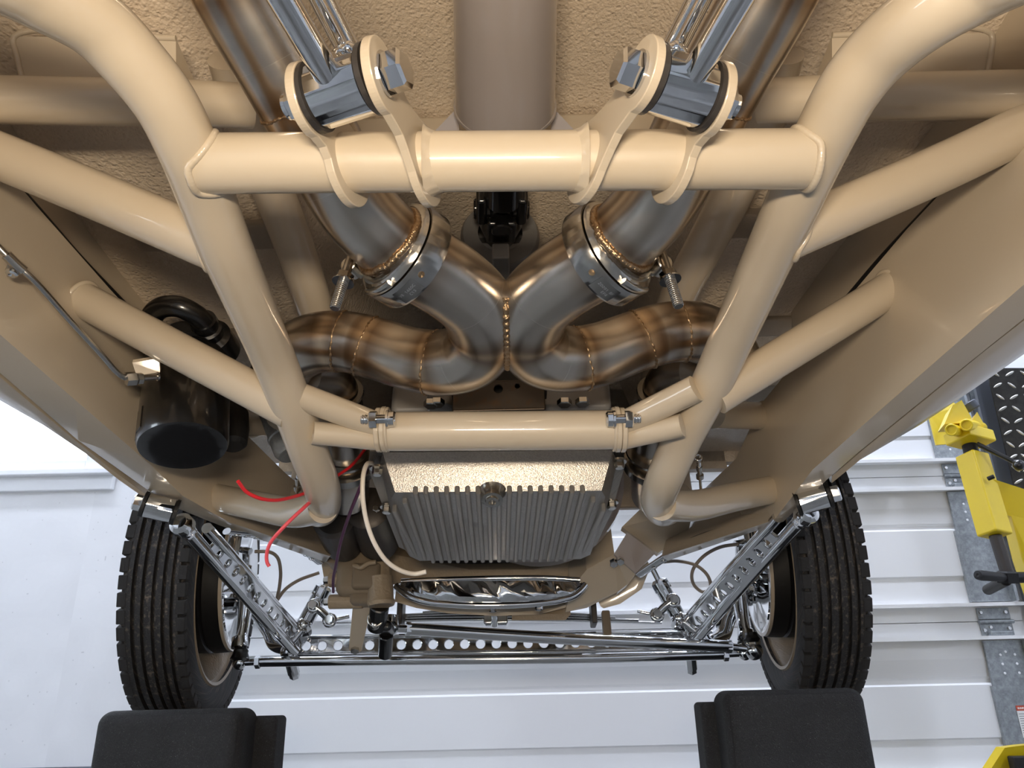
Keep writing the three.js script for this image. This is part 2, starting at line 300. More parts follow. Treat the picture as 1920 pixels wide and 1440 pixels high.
// sectional garage door
const DX0 = -1.3, DX1 = 1.80, DZ = Z0 + 0.03, PH = 0.5333;
{
  const d = new THREE.Group(); d.name = 'door_1'; d.userData = { kind: 'structure' }; scene.add(d); origins.set(d, V(0, 0, 0));
  const prof = [[0.001, -0.03], [0.001, 0], [0.05, 0], [0.05, 0.034], [0.062, 0.034], [0.062, 0.003], [0.155, 0.003], [0.16, 0.009], [0.325, 0.009], [0.332, -0.006], [0.344, -0.006], [0.352, 0.0], [0.41, 0.007], [0.471, 0.003], [0.471, 0.034], [0.483, 0.034], [0.483, 0], [0.532, 0], [0.532, -0.03]];
  for (let k = 0; k < 4; k++) {
    const sh = new THREE.Shape(prof.map(([y, z]) => new THREE.Vector2(z, y)));
    const g = new THREE.ExtrudeGeometry(sh, { depth: DX1 - DX0, bevelEnabled: false });
    g.rotateY(Math.PI / 2); g.scale(1, 1, -1);
    // x runs along the door, z outward to the room
    const gi = g.index ? g : g; const p = gi.attributes.position;
    for (let i = 0; i < p.count; i += 3) for (const at3 of [gi.attributes.position, gi.attributes.normal, gi.attributes.uv]) { const s = at3.itemSize, a = at3.array, b = i * s, c = (i + 1) * s; for (let q = 0; q < s; q++) { const t = a[b + q]; a[b + q] = a[c + q]; a[c + q] = t; } }
    g.translate(DX0, k * PH, DZ); g.computeVertexNormals();
    part('door_panel', g, M.doorPaint, d);
    // galvanised end stiles and hinges
    for (const [x0, x1] of [[1.63, 1.775], [DX0 + 0.02, DX0 + 0.15]]) {
      const st = part('end_stile', [wbox(x0, x1, k * PH + 0.066, k * PH + 0.468, DZ + 0.008, DZ + 0.018), wbox(x0 - 0.008, x0 + 0.004, k * PH + 0.066, k * PH + 0.32, DZ + 0.006, DZ + 0.024), wbox(x1 - 0.01, x1, k * PH + 0.066, k * PH + 0.468, DZ + 0.012, DZ + 0.05)], M.galv, d);
      const rv = [];
      for (const [u, v] of [[0.07, 0.43], [0.05, 0.42], [0.10, 0.42], [0.05, 0.39], [0.10, 0.39], [0.05, 0.36], [0.10, 0.36], [0.07, 0.12], [0.05, 0.10]]) rv.push(turn(V(x0 + u, k * PH + v, DZ + 0.0175), V(0, 0, 1), [[0, 0.005], [0.0015, 0.004], [0.002, 0]], 8));
      part('rivet', rv, M.trim, st).userData.kind = 'stuff';
    }
    if (k) {
      for (const x of [1.64, DX0 + 0.04]) {
        const y = k * PH, h = part('hinge', [wbox(x, x + 0.115, y + 0.006, y + 0.046, DZ + 0.001, DZ + 0.007, 0.002), wbox(x, x + 0.115, y - 0.048, y - 0.008, DZ + 0.001, DZ + 0.007, 0.002), rod(V(x - 0.004, y - 0.002, DZ + 0.01), V(x + 0.12, y - 0.002, DZ + 0.01), 0.007), wbox(x + 0.02, x + 0.1, y - 0.05, y - 0.035, DZ + 0.004, DZ + 0.03, 0.004)], M.galv, d);
        const bt = [];
        for (const [u, v] of [[0.012, 0.03], [0.1, 0.03], [0.012, -0.03], [0.035, -0.02], [0.1, -0.025]]) bt.push(hex(V(x + u, y + v, DZ + 0.006), V(0, 0, 1), 0.007, 0.006));
        part('bolt', bt, M.chrome, h).userData.kind = 'stuff';
      }
    }
  }
  const c = document.createElement('canvas'); c.width = 128; c.height = 220; const x = c.getContext('2d');
  x.fillStyle = '#e8e8e6'; x.fillRect(0, 0, 128, 220); x.fillStyle = '#b8442a'; x.fillRect(0, 0, 128, 36); x.fillStyle = '#fff'; x.font = 'bold 22px sans-serif'; x.fillText('WARNING', 10, 26); x.fillStyle = '#777'; for (let i = 0; i < 9; i++) x.fillRect(10, 56 + i * 16, 70 + (i * 37) % 38, 4);
  const t = new THREE.CanvasTexture(c); t.colorSpace = THREE.SRGBColorSpace;
  const lb = new THREE.PlaneGeometry(0.055, 0.1); lb.translate(1.715, 0.74, DZ + 0.0195);
  part('warning_label', lb, std({ map: t, roughness: 0.5 }), d);
}
// vertical roller track beside the door
{
  const t = thing('door_track', 'galvanised steel roller track upright at the right edge of the garage door', 'door track', V(1.84, 0, DZ + 0.02));
  part('track_channel', [wbox(1.815, 1.85, 0.005, 3.2, DZ + 0.005, DZ + 0.012), wbox(1.845, 1.852, 0.005, 3.2, DZ + 0.005, DZ + 0.06), wbox(1.815, 1.852, 0.005, 3.2, DZ + 0.055, DZ + 0.061)], M.galv, t);
  part('track_angle', [wbox(1.87, 1.91, 0.005, 3.2, DZ - 0.025, DZ - 0.018), wbox(1.862, 1.87, 0.005, 3.2, DZ - 0.025, DZ + 0.05)], M.galv, t);
  for (const y of [0.5, 1.25, 2.0]) part('track_bracket', wbox(1.848, 1.89, y, y + 0.05, DZ - 0.02, DZ + 0.055, 0.003), M.galv, t);
}
// ceiling fittings: a glowing face and a light of its size just below
for (const [x, z, w, l, side, power] of [[-1.5, -2.15, 1.1, 0.16, 'above the window', 3.2], [1.3, -2.15, 1.1, 0.16, 'above the garage door', 6], [-2.6, 0.6, 0.16, 1.2, 'along the left wall', 4], [2.6, 0.6, 0.16, 1.2, 'along the right wall', 4]]) {
  const t = thing('ceiling_light', 'white batten ceiling light ' + side, 'ceiling light', V(x, 3.6, z), 'batten ceiling lights');
  part('housing', wbox(x - w / 2 - 0.02, x + w / 2 + 0.02, 3.54, 3.598, z - l / 2 - 0.02, z + l / 2 + 0.02, 0.008), M.trim, t);
  part('lamp_face', wbox(x - w / 2, x + w / 2, 3.53, 3.541, z - l / 2, z + l / 2), M.tubeFace, t);
  const r = new THREE.RectAreaLight(CEIL_C, CEIL_I * power, w, l); r.position.set(x, 3.525, z); r.lookAt(x, 0, z); r.name = 'ceiling_light_lamp'; scene.add(r);
}
// hand-held LED bar over the camera: the warm light on the underside
{
  const p = V(-0.03, CAM.y + 0.06, 0.2), dir = V(0.02, 0.62, -0.8).normalize(), W = 0.20, H = 0.05;
  const t = thing('work_light', 'black hand-held bar work light with a warm glowing face held below the car', 'work light', p);
  const f = frameOf(dir, V(0, 1, 0)), ax = V(1, 0, 0).addScaledVector(dir, -dir.x).normalize(), ay = dir.clone().cross(ax);
  part('housing', obox(p.clone().addScaledVector(dir, -0.012), ax, ay, dir, W + 0.014, H + 0.012, 0.018, 0.004), M.blackSoft, t);
  part('lamp_face', obox(p.clone().addScaledVector(dir, -0.002), ax, ay, dir, W, H, 0.004, 0.001), M.lampFace, t);
  part('handle', rod(p.clone().addScaledVector(dir, -0.02), p.clone().addScaledVector(dir, -0.12).add(V(0, -0.05, 0)), 0.012), M.blackSoft, t);
  const r = new THREE.RectAreaLight(WORK_C, WORK_I, W, H); r.position.copy(p).addScaledVector(dir, 0.004); r.lookAt(p.clone().add(dir)); r.name = 'work_light_lamp'; scene.add(r);
}
// ------------------------------------------------------------ chassis frame, floor and body
const fbase = at(948, 305, 0.58);
const frame = thing('chassis_frame', 'glossy beige tubular chassis frame with boxed side rails welded under the car', 'car frame', fbase);
const TR = 0.0222;
const hoop = (p, q) => { p = at(...p); const d = p.clone().sub(at(...q)).normalize(); return [p.clone().addScaledVector(d, 0.2).addScaledVector(CU, 0.3), p.clone().addScaledVector(d, 0.14).addScaledVector(CU, 0.1), p.clone().addScaledVector(d, 0.07).addScaledVector(CU, 0.015)]; };
const mainL = [...hoop([-70, -90, 0.42], [60, -22, 0.46]), [-70, -90, 0.42], [60, -22, 0.46], [180, 45, 0.495], [255, 122, 0.52], [311, 195, 0.542], [354, 282, 0.57], [385, 363, 0.605], [422, 461, 0.65], [468, 568, 0.715], [514, 675, 0.79], [553, 775, 0.84], [580, 850, 0.885], [600, 903, 0.93], [607, 936, 0.985], [603, 956, 1.05], [588, 955, 1.14], [570, 930, 1.25]];
const mainR = [...hoop([1975, -100, 0.42], [1845, -35, 0.46]), [1975, -100, 0.42], [1845, -35, 0.46], [1735, 28, 0.485], [1645, 102, 0.52], [1594, 165, 0.542], [1550, 245, 0.57], [1515, 318, 0.60], [1482, 391, 0.635], [1434, 497, 0.70], [1366, 648, 0.80], [1328, 732, 0.845], [1281, 820, 0.89], [1247, 895, 0.93], [1234, 934, 0.985], [1240, 955, 1.05], [1256, 953, 1.14], [1272, 930, 1.25]];
for (const m of [mainL, mainR]) part('main_tube', sweep(m, TR, { n: 150, k: 40 }), M.paint, frame);
const weldRing = (c, dir, R, par, w = 0.0028) => part('weld_bead', ringAt(c, dir, R, w), M.paint, par);
const mainCurves = [mainL, mainR].map((m) => new THREE.CatmullRomCurve3(P3(m), false, 'centripetal').getPoints(400));
// a welded seam where a round bar that starts at p inside a main tube comes out of it
function seam(p, q, r, main, bead, par) {
  const line = mainCurves[main], dir = q.clone().sub(p).normalize(), f = frameOf(dir), pts = [];
  for (let i = 0; i < 40; i++) {
    const a = i / 40 * Math.PI * 2, o = f.a.clone().multiplyScalar(Math.cos(a) * r).addScaledVector(f.b, Math.sin(a) * r).add(p); let s = 0;
    for (; s < 0.12; s += 0.0006) { const x = o.clone().addScaledVector(dir, s); let m = 9; for (const l of line) m = Math.min(m, l.distanceToSquared(x)); if (m > TR * TR) break; }
    pts.push(o.addScaledVector(dir, s));
  }
  const sm = pts.map((x, i) => x.clone().multiplyScalar(2).add(pts[(i + 1) % 40]).add(pts[(i + 39) % 40]).multiplyScalar(0.25));
  return part('weld_bead', sweep(sm, (u) => bead * (1 + 0.035 * Math.sin(u * 300)), { closed: true, n: 160, k: 10 }), M.paint, par);
}
const tubeBetween = (pts, r, welds = []) => {
  const g = part('brace_tube', sweep(pts, r, { n: 40, k: 32 }), M.paint, frame), q = P3(pts);
  for (const e of welds) { const i = e ? q.length - 1 : 0, j = e ? q.length - 2 : 1; weldRing(q[i].clone().lerp(q[j], 0.004 / q[i].distanceTo(q[j])), q[j].clone().sub(q[i]), r + 0.0005, g); }
  return g;
};
{ // upper cross tube
  const c = part('cross_tube', sweep([[372, 307, 0.576], [1518, 298, 0.576]], TR, { n: 4, k: 48 }), M.paint, frame);
  const a = at(372, 307, 0.576), z = at(1518, 298, 0.576);
  seam(a, z, TR, 0, 0.003, c); seam(z, a, TR, 1, 0.003, c);
}
{ const l = [[-60, 268, 0.725], [160, 358, 0.70], [425, 471, 0.67]], g = tubeBetween(l, TR); seam(at(...l[2]), at(...l[1]), TR, 0, 0.0026, g); }
{ const l = [[1975, 214, 0.725], [1760, 317, 0.70], [1466, 446, 0.67]], g = tubeBetween(l, TR); seam(at(...l[2]), at(...l[1]), TR, 1, 0.0026, g); }
tubeBetween([[150, 559, 0.885], [350, 666, 0.85], [548, 772, 0.835]], 0.0205, [0]);
tubeBetween([[1677, 537, 0.89], [1530, 628, 0.86], [1340, 745, 0.845]], 0.0205, [0]);
tubeBetween([[1436, 780, 1.22], [1335, 776, 1.1]], 0.0212, [0]);
tubeBetween([[470, 792, 1.22], [560, 788, 1.1]], 0.0212, [0]);
tubeBetween([[386, 929, 1.2], [470, 946, 1.14], [550, 960, 1.06], [606, 950, 0.99]], 0.0212, [0]);
tubeBetween([[1462, 915, 1.2], [1380, 931, 1.13], [1300, 948, 1.05], [1240, 945, 0.985]], 0.0212, [0]);
tubeBetween([[-70, 186, 0.725], [150, 190, 0.735], [330, 193, 0.755], [470, 199, 0.79]], TR);
tubeBetween([[1975, 176, 0.725], [1740, 180, 0.735], [1570, 184, 0.755], [1425, 190, 0.79]], TR);
// inner longitudinal tubes beside the tunnel
tubeBetween([[435, 110, 0.82], [470, 240, 0.88], [510, 350, 0.94], [548, 450, 1.0], [590, 575, 1.08], [618, 680, 1.17], [640, 800, 1.3]], 0.0255);
tubeBetween([[1462, 100, 0.82], [1428, 230, 0.88], [1382, 345, 0.94], [1330, 445, 1.0], [1270, 560, 1.08], [1240, 660, 1.17], [1225, 780, 1.3]], 0.0255);
// struts that carry the bolted crossmember
for (const [p, r] of [[[[560, 742, 0.822], [712, 799, 0.866]], 0.0148], [[[586, 811, 0.840], [712, 824, 0.868]], 0.0128], [[[1305, 728, 0.824], [1170, 795, 0.866]], 0.0148], [[[1279, 797, 0.842], [1168, 822, 0.868]], 0.0128]]) part('strut', sweep(p, r, { n: 4, k: 28 }), M.paint, frame);
for (const x of [711, 1167]) part('flange_plate', rod(at(x, 806, 0.868).add(V(-0.0028, 0, 0)), at(x, 806, 0.868).add(V(0.0028, 0, 0)), 0.0255, 0.04, 36), M.paint, frame);
// boxed side rails: inner top, inner bottom, outer bottom, outer top
function rail(list, flip) {
  const rings = list.map(([T, B, O]) => { const t = atH(T[0], T[1], 0.58), b = atH(B[0], B[1], 0.42), o = atH(O[0], O[1], 0.425); const h = t.clone().sub(b); const q = o.clone().add(h);
    const e = 0.1; // softened edges
    return [t, b.clone().lerp(t, e), b.clone().lerp(o, e * 0.8), o.clone().lerp(b, 0.04), o.clone().lerp(q, 0.03), q]; });
  rings.unshift(rings[0].map((p) => p.clone().addScaledVector(CF, -1.2)));
  return loft(rings, { crease: 0.9 });
}
const RL = [[[-60, 235], [-80, 550], [-80, 634]], [[70, 388], [0, 620], [0, 702]], [[207, 543], [140, 742], [147, 829]], [[330, 675], [283, 867], [255, 905]], [[467, 820], [345, 928], [312, 946]], [[533, 885], [430, 978], [410, 985]], [[640, 975], [620, 1042], [610, 1055]]];
const RR = [[[2000, 110], [2000, 457], [2000, 535]], [[1850, 270], [1920, 527], [1920, 600]], [[1700, 430], [1780, 650], [1770, 720]], [[1560, 595], [1610, 800], [1613, 847]], [[1427, 757], [1520, 880], [1555, 897]], [[1380, 860], [1450, 975], [1470, 978]], [[1260, 975], [1240, 1042], [1252, 1052]]];
part('side_rail', rail(RL), M.paint, frame); part('side_rail', rail(RR), M.paint, frame);
{ // brackets on the upper cross tube that hold the trailing bars
  const spots = [[[714, 143, 0.513], [793, 306, 0.578]], [[578, 188, 0.530], [650, 307, 0.578]], [[1204, 141, 0.513], [1104, 302, 0.578]], [[1338, 187, 0.530], [1264, 301, 0.578]]];
  for (let i = 0; i < 4; i++) {
    const I = at(...spots[i][0]), T = at(...spots[i][1]), other = at(...spots[i ^ 1][0]);
    const e1 = T.clone().sub(I), L = e1.length(); e1.normalize();
    const A = other.clone().sub(I).normalize(), n = A.clone().addScaledVector(e1, -A.dot(e1)).normalize(), e2 = n.clone().cross(e1);
    const up = e2.dot(CU) > 0 ? 1 : -1; // the side away from the floor is the lower one
    const s = new THREE.Shape(), ra = 0.0255, rb = 0.033, k = 40, pts = [];
    const th0 = 0.95, th1 = 2.15;
    for (let j = 0; j <= k; j++) { const th = th0 + (2 * Math.PI - 2 * th0) * j / k; pts.push([Math.cos(th) * ra, Math.sin(th) * ra]); }
    pts.push([L * 0.44, -0.0185], [L * 0.58, -0.0215]);
    for (let j = 0; j <= k; j++) { const th = -th1 + 2 * th1 * j / k; pts.push([L + Math.cos(th) * rb, Math.sin(th) * rb]); }
    pts.push([L * 0.58, 0.0215], [L * 0.44, 0.0185]);
    s.setFromPoints(pts.map((p) => new THREE.Vector2(...p)));
    const b = part('bracket_plate', extrude(s, 0.0066, I, e1, e2, n, 0.0008), M.paint, frame);
    const cx = at(1532, 298, 0.578).sub(at(358, 307, 0.578)).normalize(), sg = i < 2 ? 1 : -1;
    if (i % 2 === 0) part('weld_bead', turn(T.clone().addScaledVector(cx, 0.002 * sg), cx.clone().multiplyScalar(sg), [[0, TR + 0.0065], [0.002, TR + 0.0045], [0.005, TR + 0.0022], [0.009, TR + 0.0008], [0.013, TR - 0.0005]], 40), M.paint, b);
  }
}
// sheet metal hangers over the side tubes
for (const [pts] of [[[[28, 68, 0.735], [330, 72, 0.735], [330, 150, 0.74], [60, 152, 0.74], [42, 148, 0.74], [33, 110, 0.737]]], [[[1856, 62, 0.735], [1560, 66, 0.735], [1560, 148, 0.74], [1838, 150, 0.74], [1850, 140, 0.74], [1858, 100, 0.737]]]]) {
  const q = P3(pts), g = part('hanger_plate', plate(q, CF.clone().multiplyScalar(0.05)), M.paint, frame);
  part('flange_lip', sweep([q[1], q[0], q[5], q[4]], 0.0028, { n: 30, k: 10 }), M.paint, g);
}
{ // floor pan, ribbed tunnel and body sides
  const s0 = -2.3, s1 = 1.5;
  const sec = [[-0.78, 0.70], [-0.42, 0.70], [-0.30, 0.74], [-0.235, 0.90], [-0.2, 0.925], [0.2, 0.925], [0.235, 0.90], [0.28, 0.74], [0.40, 0.70], [0.76, 0.70]];
  const base = car(0, 0.925, 0.8);
  const b = thing('car_body', 'beige car body seen from below with rough-coated floor and transmission tunnel', 'car body', base);
  const rings = []; for (let i = 0; i <= 40; i++) { const s = s0 + (s1 - s0) * i / 40; rings.push([...sec.map(([x, h]) => car(x, h, s)), ...sec.slice().reverse().map(([x, h]) => car(x, h + 0.02, s))]); }
  part('floor_pan', loft(rings, { crease: 0.7 }), M.liner, b);
  for (const s of [0.78, 1.02, 1.24]) for (const x of [-0.4, 0.4]) part('floor_rib', obox(car(x, 0.7, s), CX, CU, CF, 0.2, 0.014, 0.05, 0.006), M.liner, b);
  part('tunnel_crossmember', obox(car(0, 0.895, 0.80), CX, CU, CF, 0.46, 0.05, 0.05, 0.008), M.paint, b);
  part('firewall', [obox(car(0, 1.15, 1.5), CX, CU, CF, 1.0, 0.95, 0.02), obox(car(-0.3, 0.76, 1.5), CX, CU, CF, 0.34, 0.2, 0.02), obox(car(0.3, 0.76, 1.5), CX, CU, CF, 0.3, 0.2, 0.02)], M.liner, b);
  for (const x of [-0.30, 0.27]) part('toe_board', obox(car(x, 0.645, 1.44), CX, CU, CF, 0.17, 0.18, 0.02, 0.006), M.liner, b);
  const rearward = (r) => [r[0].map((p) => p.clone().addScaledVector(CF, -1.2)), ...r];
  const side = (list) => loft(rearward(list.map(([o, s, hs]) => { const a = atH(...o, 0.43), c = atH(...s, hs), m = a.clone().lerp(c, 0.5).addScaledVector(CU, -0.006); const w = CU.clone().multiplyScalar(0.34); return [a, m, c, c.clone().addScaledVector(CU, 0.02), c.clone().add(w), a.clone().add(w)]; })), { crease: 0.8 });
  part('rocker_panel', side([[[-90, 630], [-90, 690], 0.45], [[-20, 690], [0, 751], 0.45], [[60, 758], [85, 800], 0.447], [[140, 825], [183, 858], 0.442], [[215, 885], [235, 900], 0.436], [[275, 928], [285, 935], 0.435]]), M.paint, b);
  part('rocker_panel', side([[[2000, 535], [2000, 605], 0.45], [[1925, 597], [1920, 664], 0.45], [[1850, 655], [1825, 730], 0.447], [[1740, 745], [1728, 795], 0.442], [[1622, 840], [1600, 868], 0.436], [[1560, 893], [1556, 903], 0.435]]), M.paint, b);
  // body side above the sill, also beyond the picture
  for (const x of [-0.80, 0.78]) part('body_side', obox(car(x, 1.12, -0.6), CX, CU, CF, 0.03, 0.75, 3.4, 0.01), M.paint, b);
  part('rear_panel', obox(car(0, 1.05, -2.32), CX, CU, CF, 1.6, 0.75, 0.03, 0.01), M.paint, b);
  // sealing strips between floor and rails
  for (const l of [[[-20, 292], [70, 392], [147, 481], [207, 544], [300, 640]], [[1910, 205], [1767, 363], [1657, 480], [1607, 538], [1500, 665]]]) part('seal_strip', sweep(l.map(([x, y]) => atH(x, y, 0.60)), 0.004, { n: 40, k: 8 }), M.blackSoft, b, 'dark sealing strip');
}
// ------------------------------------------------------------ bolted crossmember
{
  const c = thing('bolted_crossmember', 'beige tube crossmember bolted between flanges under the gearbox', 'crossmember', at(938, 808, 0.868));
  part('tube', sweep([[728, 809, 0.868], [1152, 806, 0.868]], TR, { n: 4, k: 48 }), M.paint, c);
  for (const [x, s] of [[721, 1], [1157, -1]]) {
    const p = at(x, 805, 0.868);
    part('flange_plate', rod(p.clone().add(V(-0.0028, 0, 0)), p.clone().add(V(0.0028, 0, 0)), 0.026, 0.04, 36), M.paint, c);
    weldRing(p.clone().add(V(0.004 * s, 0, 0)), CX, TR + 0.0012, c, 0.002);
    const q = at(x, 786, 0.843), X = V(s, 0, 0), bt = part('bolt', [turn(q.clone().addScaledVector(X, 0.002), X, [[0, 0], [0, 0.0098], [0.0025, 0.0098], [0.003, 0.0088], [0.0085, 0.0088], [0.0105, 0.0068], [0.011, 0]], 24), rod(q.clone().addScaledVector(X, 0.002), q.clone().addScaledVector(X, -0.026), 0.0052)], M.chrome, c, 'chrome bolt');
    part('nut', [hex(q.clone().addScaledVector(X, -0.0085), X.clone().negate(), 0.0096, 0.009), ringAt(q.clone().addScaledVector(X, -0.0205), X, 0.005, 0.0009, 20, 6), ringAt(q.clone().addScaledVector(X, -0.0235), X, 0.005, 0.0009, 20, 6)], M.chrome, bt);
  }
}
// ------------------------------------------------------------ trailing bars
function ladderBar(side, label) {
  const L = side < 0, m = L ? (l) => l : (l) => mir(l, 1916, -2);
  const I = at(...(L ? [714, 143, 0.513] : [1204, 141, 0.513])), O = at(...(L ? [578, 188, 0.530] : [1338, 187, 0.530]));
  const t = thing('trailing_bar', label, 'suspension bar', I.clone().lerp(O, 0.5));
  const A = I.clone().sub(O).normalize(), D = I.distanceTo(O);
  part('bushing_barrel', turn(O, A, [[0.008, 0], [0.008, 0.0205], [0.0095, 0.022], [D - 0.0095, 0.022], [D - 0.008, 0.0205], [D - 0.008, 0]], 40), M.chrome, t);
  for (const s of [0.0036, D - 0.0084]) part('rubber_bushing', turn(O.clone().addScaledVector(A, s), A, [[0, 0], [0, 0.023], [0.0007, 0.024], [0.0045, 0.024], [0.005, 0]], 36), M.iron, t);
  part('lower_tube', sweep(ext(m([[648, 196, 0.527], [590, 100, 0.492], [530, -2, 0.462], [452, -135, 0.43]]), 0.7), 0.0092, { n: 30, k: 28 }), M.chrome, t);
  part('upper_tube', sweep(ext(m([[672, 128, 0.56], [640, 68, 0.548], [604, -2, 0.53], [540, -130, 0.50]]), 0.7), 0.0088, { n: 30, k: 28 }), M.chrome, t);
  part('web_strip', sweep(m([[660, 120, 0.545], [622, 45, 0.525], [575, -45, 0.50]]), 0.004, { n: 20, k: 10 }), M.chrome, t);
  const bl = []; for (let i = 0; i < 16; i++) { const p = m([[641 + (i % 4) * 9 + rnd() * 6 - 3, 92 + (i >> 2) * 15 + rnd() * 8, 0.528 - (i >> 2) * 0.003]])[0]; bl.push(ball(p, 0.0042 + rnd() * 0.0018, 10)); }
  part('weld_bead', bl, M.chrome, t);
  const hd = I.clone().addScaledVector(A, 0.0034);
  const bo = part('pivot_bolt', [turn(hd, A, [[0, 0], [0, 0.0155], [0.002, 0.0155], [0.0025, 0]], 28), hex(hd.clone().addScaledVector(A, 0.0024), A, 0.0138, 0.0135)], M.chrome, t, 'chrome hexagon bolt head');
  part('nut', [hex(O.clone().addScaledVector(A, -0.0036), A.clone().negate(), 0.0125, 0.0105), turn(O.clone().addScaledVector(A, -0.014), A.clone().negate(), [[0, 0.009], [0.003, 0.009], [0.004, 0.007], [0.004, 0]], 20)], M.chrome, bo);
}
ladderBar(-1, 'chrome trailing bar left of the grey torque tube, bolted between beige bracket plates');
ladderBar(1, 'chrome trailing bar right of the grey torque tube, bolted between beige bracket plates');
// ------------------------------------------------------------ torque tube and universal joint
{
  const t = thing('torque_tube', 'mauve grey glossy torque tube running up the middle under the floor', 'drive tube', at(947, 245, 1.0));
  part('tube', sweep(ext([[947, 196, 0.972], [947, 100, 0.91], [947, 0, 0.85], [947, -170, 0.765]], 0.9), [0.0632, 0.0604, 0.0575, 0.053, 0.045], { n: 60, k: 56 }), M.mauve, t);
  part('end_flange', turn(at(947, 194, 0.974), at(947, 240, 1.005).sub(at(947, 194, 0.974)), [[0, 0], [0, 0.0638], [0.002, 0.0655], [0.006, 0.0655], [0.008, 0.063], [0.02, 0.045], [0.02, 0]], 56), M.mauve, t);
  for (const s of [-1, 1]) part('side_gusset', plate([[947 + s * 88, 200, 1.0], [947 + s * 132, 246, 1.0], [947 + s * 128, 262, 1.0], [947 + s * 85, 262, 1.0]], CF.clone().multiplyScalar(0.02)), M.mauve, t);
}
{
  const u = thing('universal_joint', 'black universal joint behind the exhaust crossover', 'drive joint', at(940, 400, 1.18));
  const ax = at(938, 470, 1.25).sub(at(944, 330, 1.08)).normalize(), c = at(940, 392, 1.17), { a, b } = frameOf(ax, CX);
  part('yoke', [rod(at(946, 285, 1.05), at(943, 372, 1.14), 0.03), obox(c.clone().addScaledVector(ax, -0.02).addScaledVector(a, 0.03), a, b, ax, 0.016, 0.05, 0.06, 0.006), obox(c.clone().addScaledVector(ax, -0.02).addScaledVector(a, -0.03), a, b, ax, 0.016, 0.05, 0.06, 0.006)], M.black, u);
  part('cross', [rod(c.clone().addScaledVector(a, -0.042), c.clone().addScaledVector(a, 0.042), 0.016), rod(c.clone().addScaledVector(b, -0.042), c.clone().addScaledVector(b, 0.042), 0.016), ball(c, 0.024)], M.black, u);
  part('output_yoke', [turn(c.clone().addScaledVector(ax, 0.012), ax, [[0, 0], [0, 0.03], [0.02, 0.034], [0.05, 0.026], [0.075, 0.024], [0.075, 0]], 32), ...[1, -1].map((s) => obox(c.clone().addScaledVector(b, 0.03 * s).addScaledVector(ax, 0.012), a, b, ax, 0.045, 0.016, 0.05, 0.006))], M.black, u);
  part('slip_collar', turn(at(940, 432, 1.215), ax, [[0, 0.02], [0, 0.0245], [0.006, 0.0245], [0.006, 0.02]], 32), M.steel, u);
}
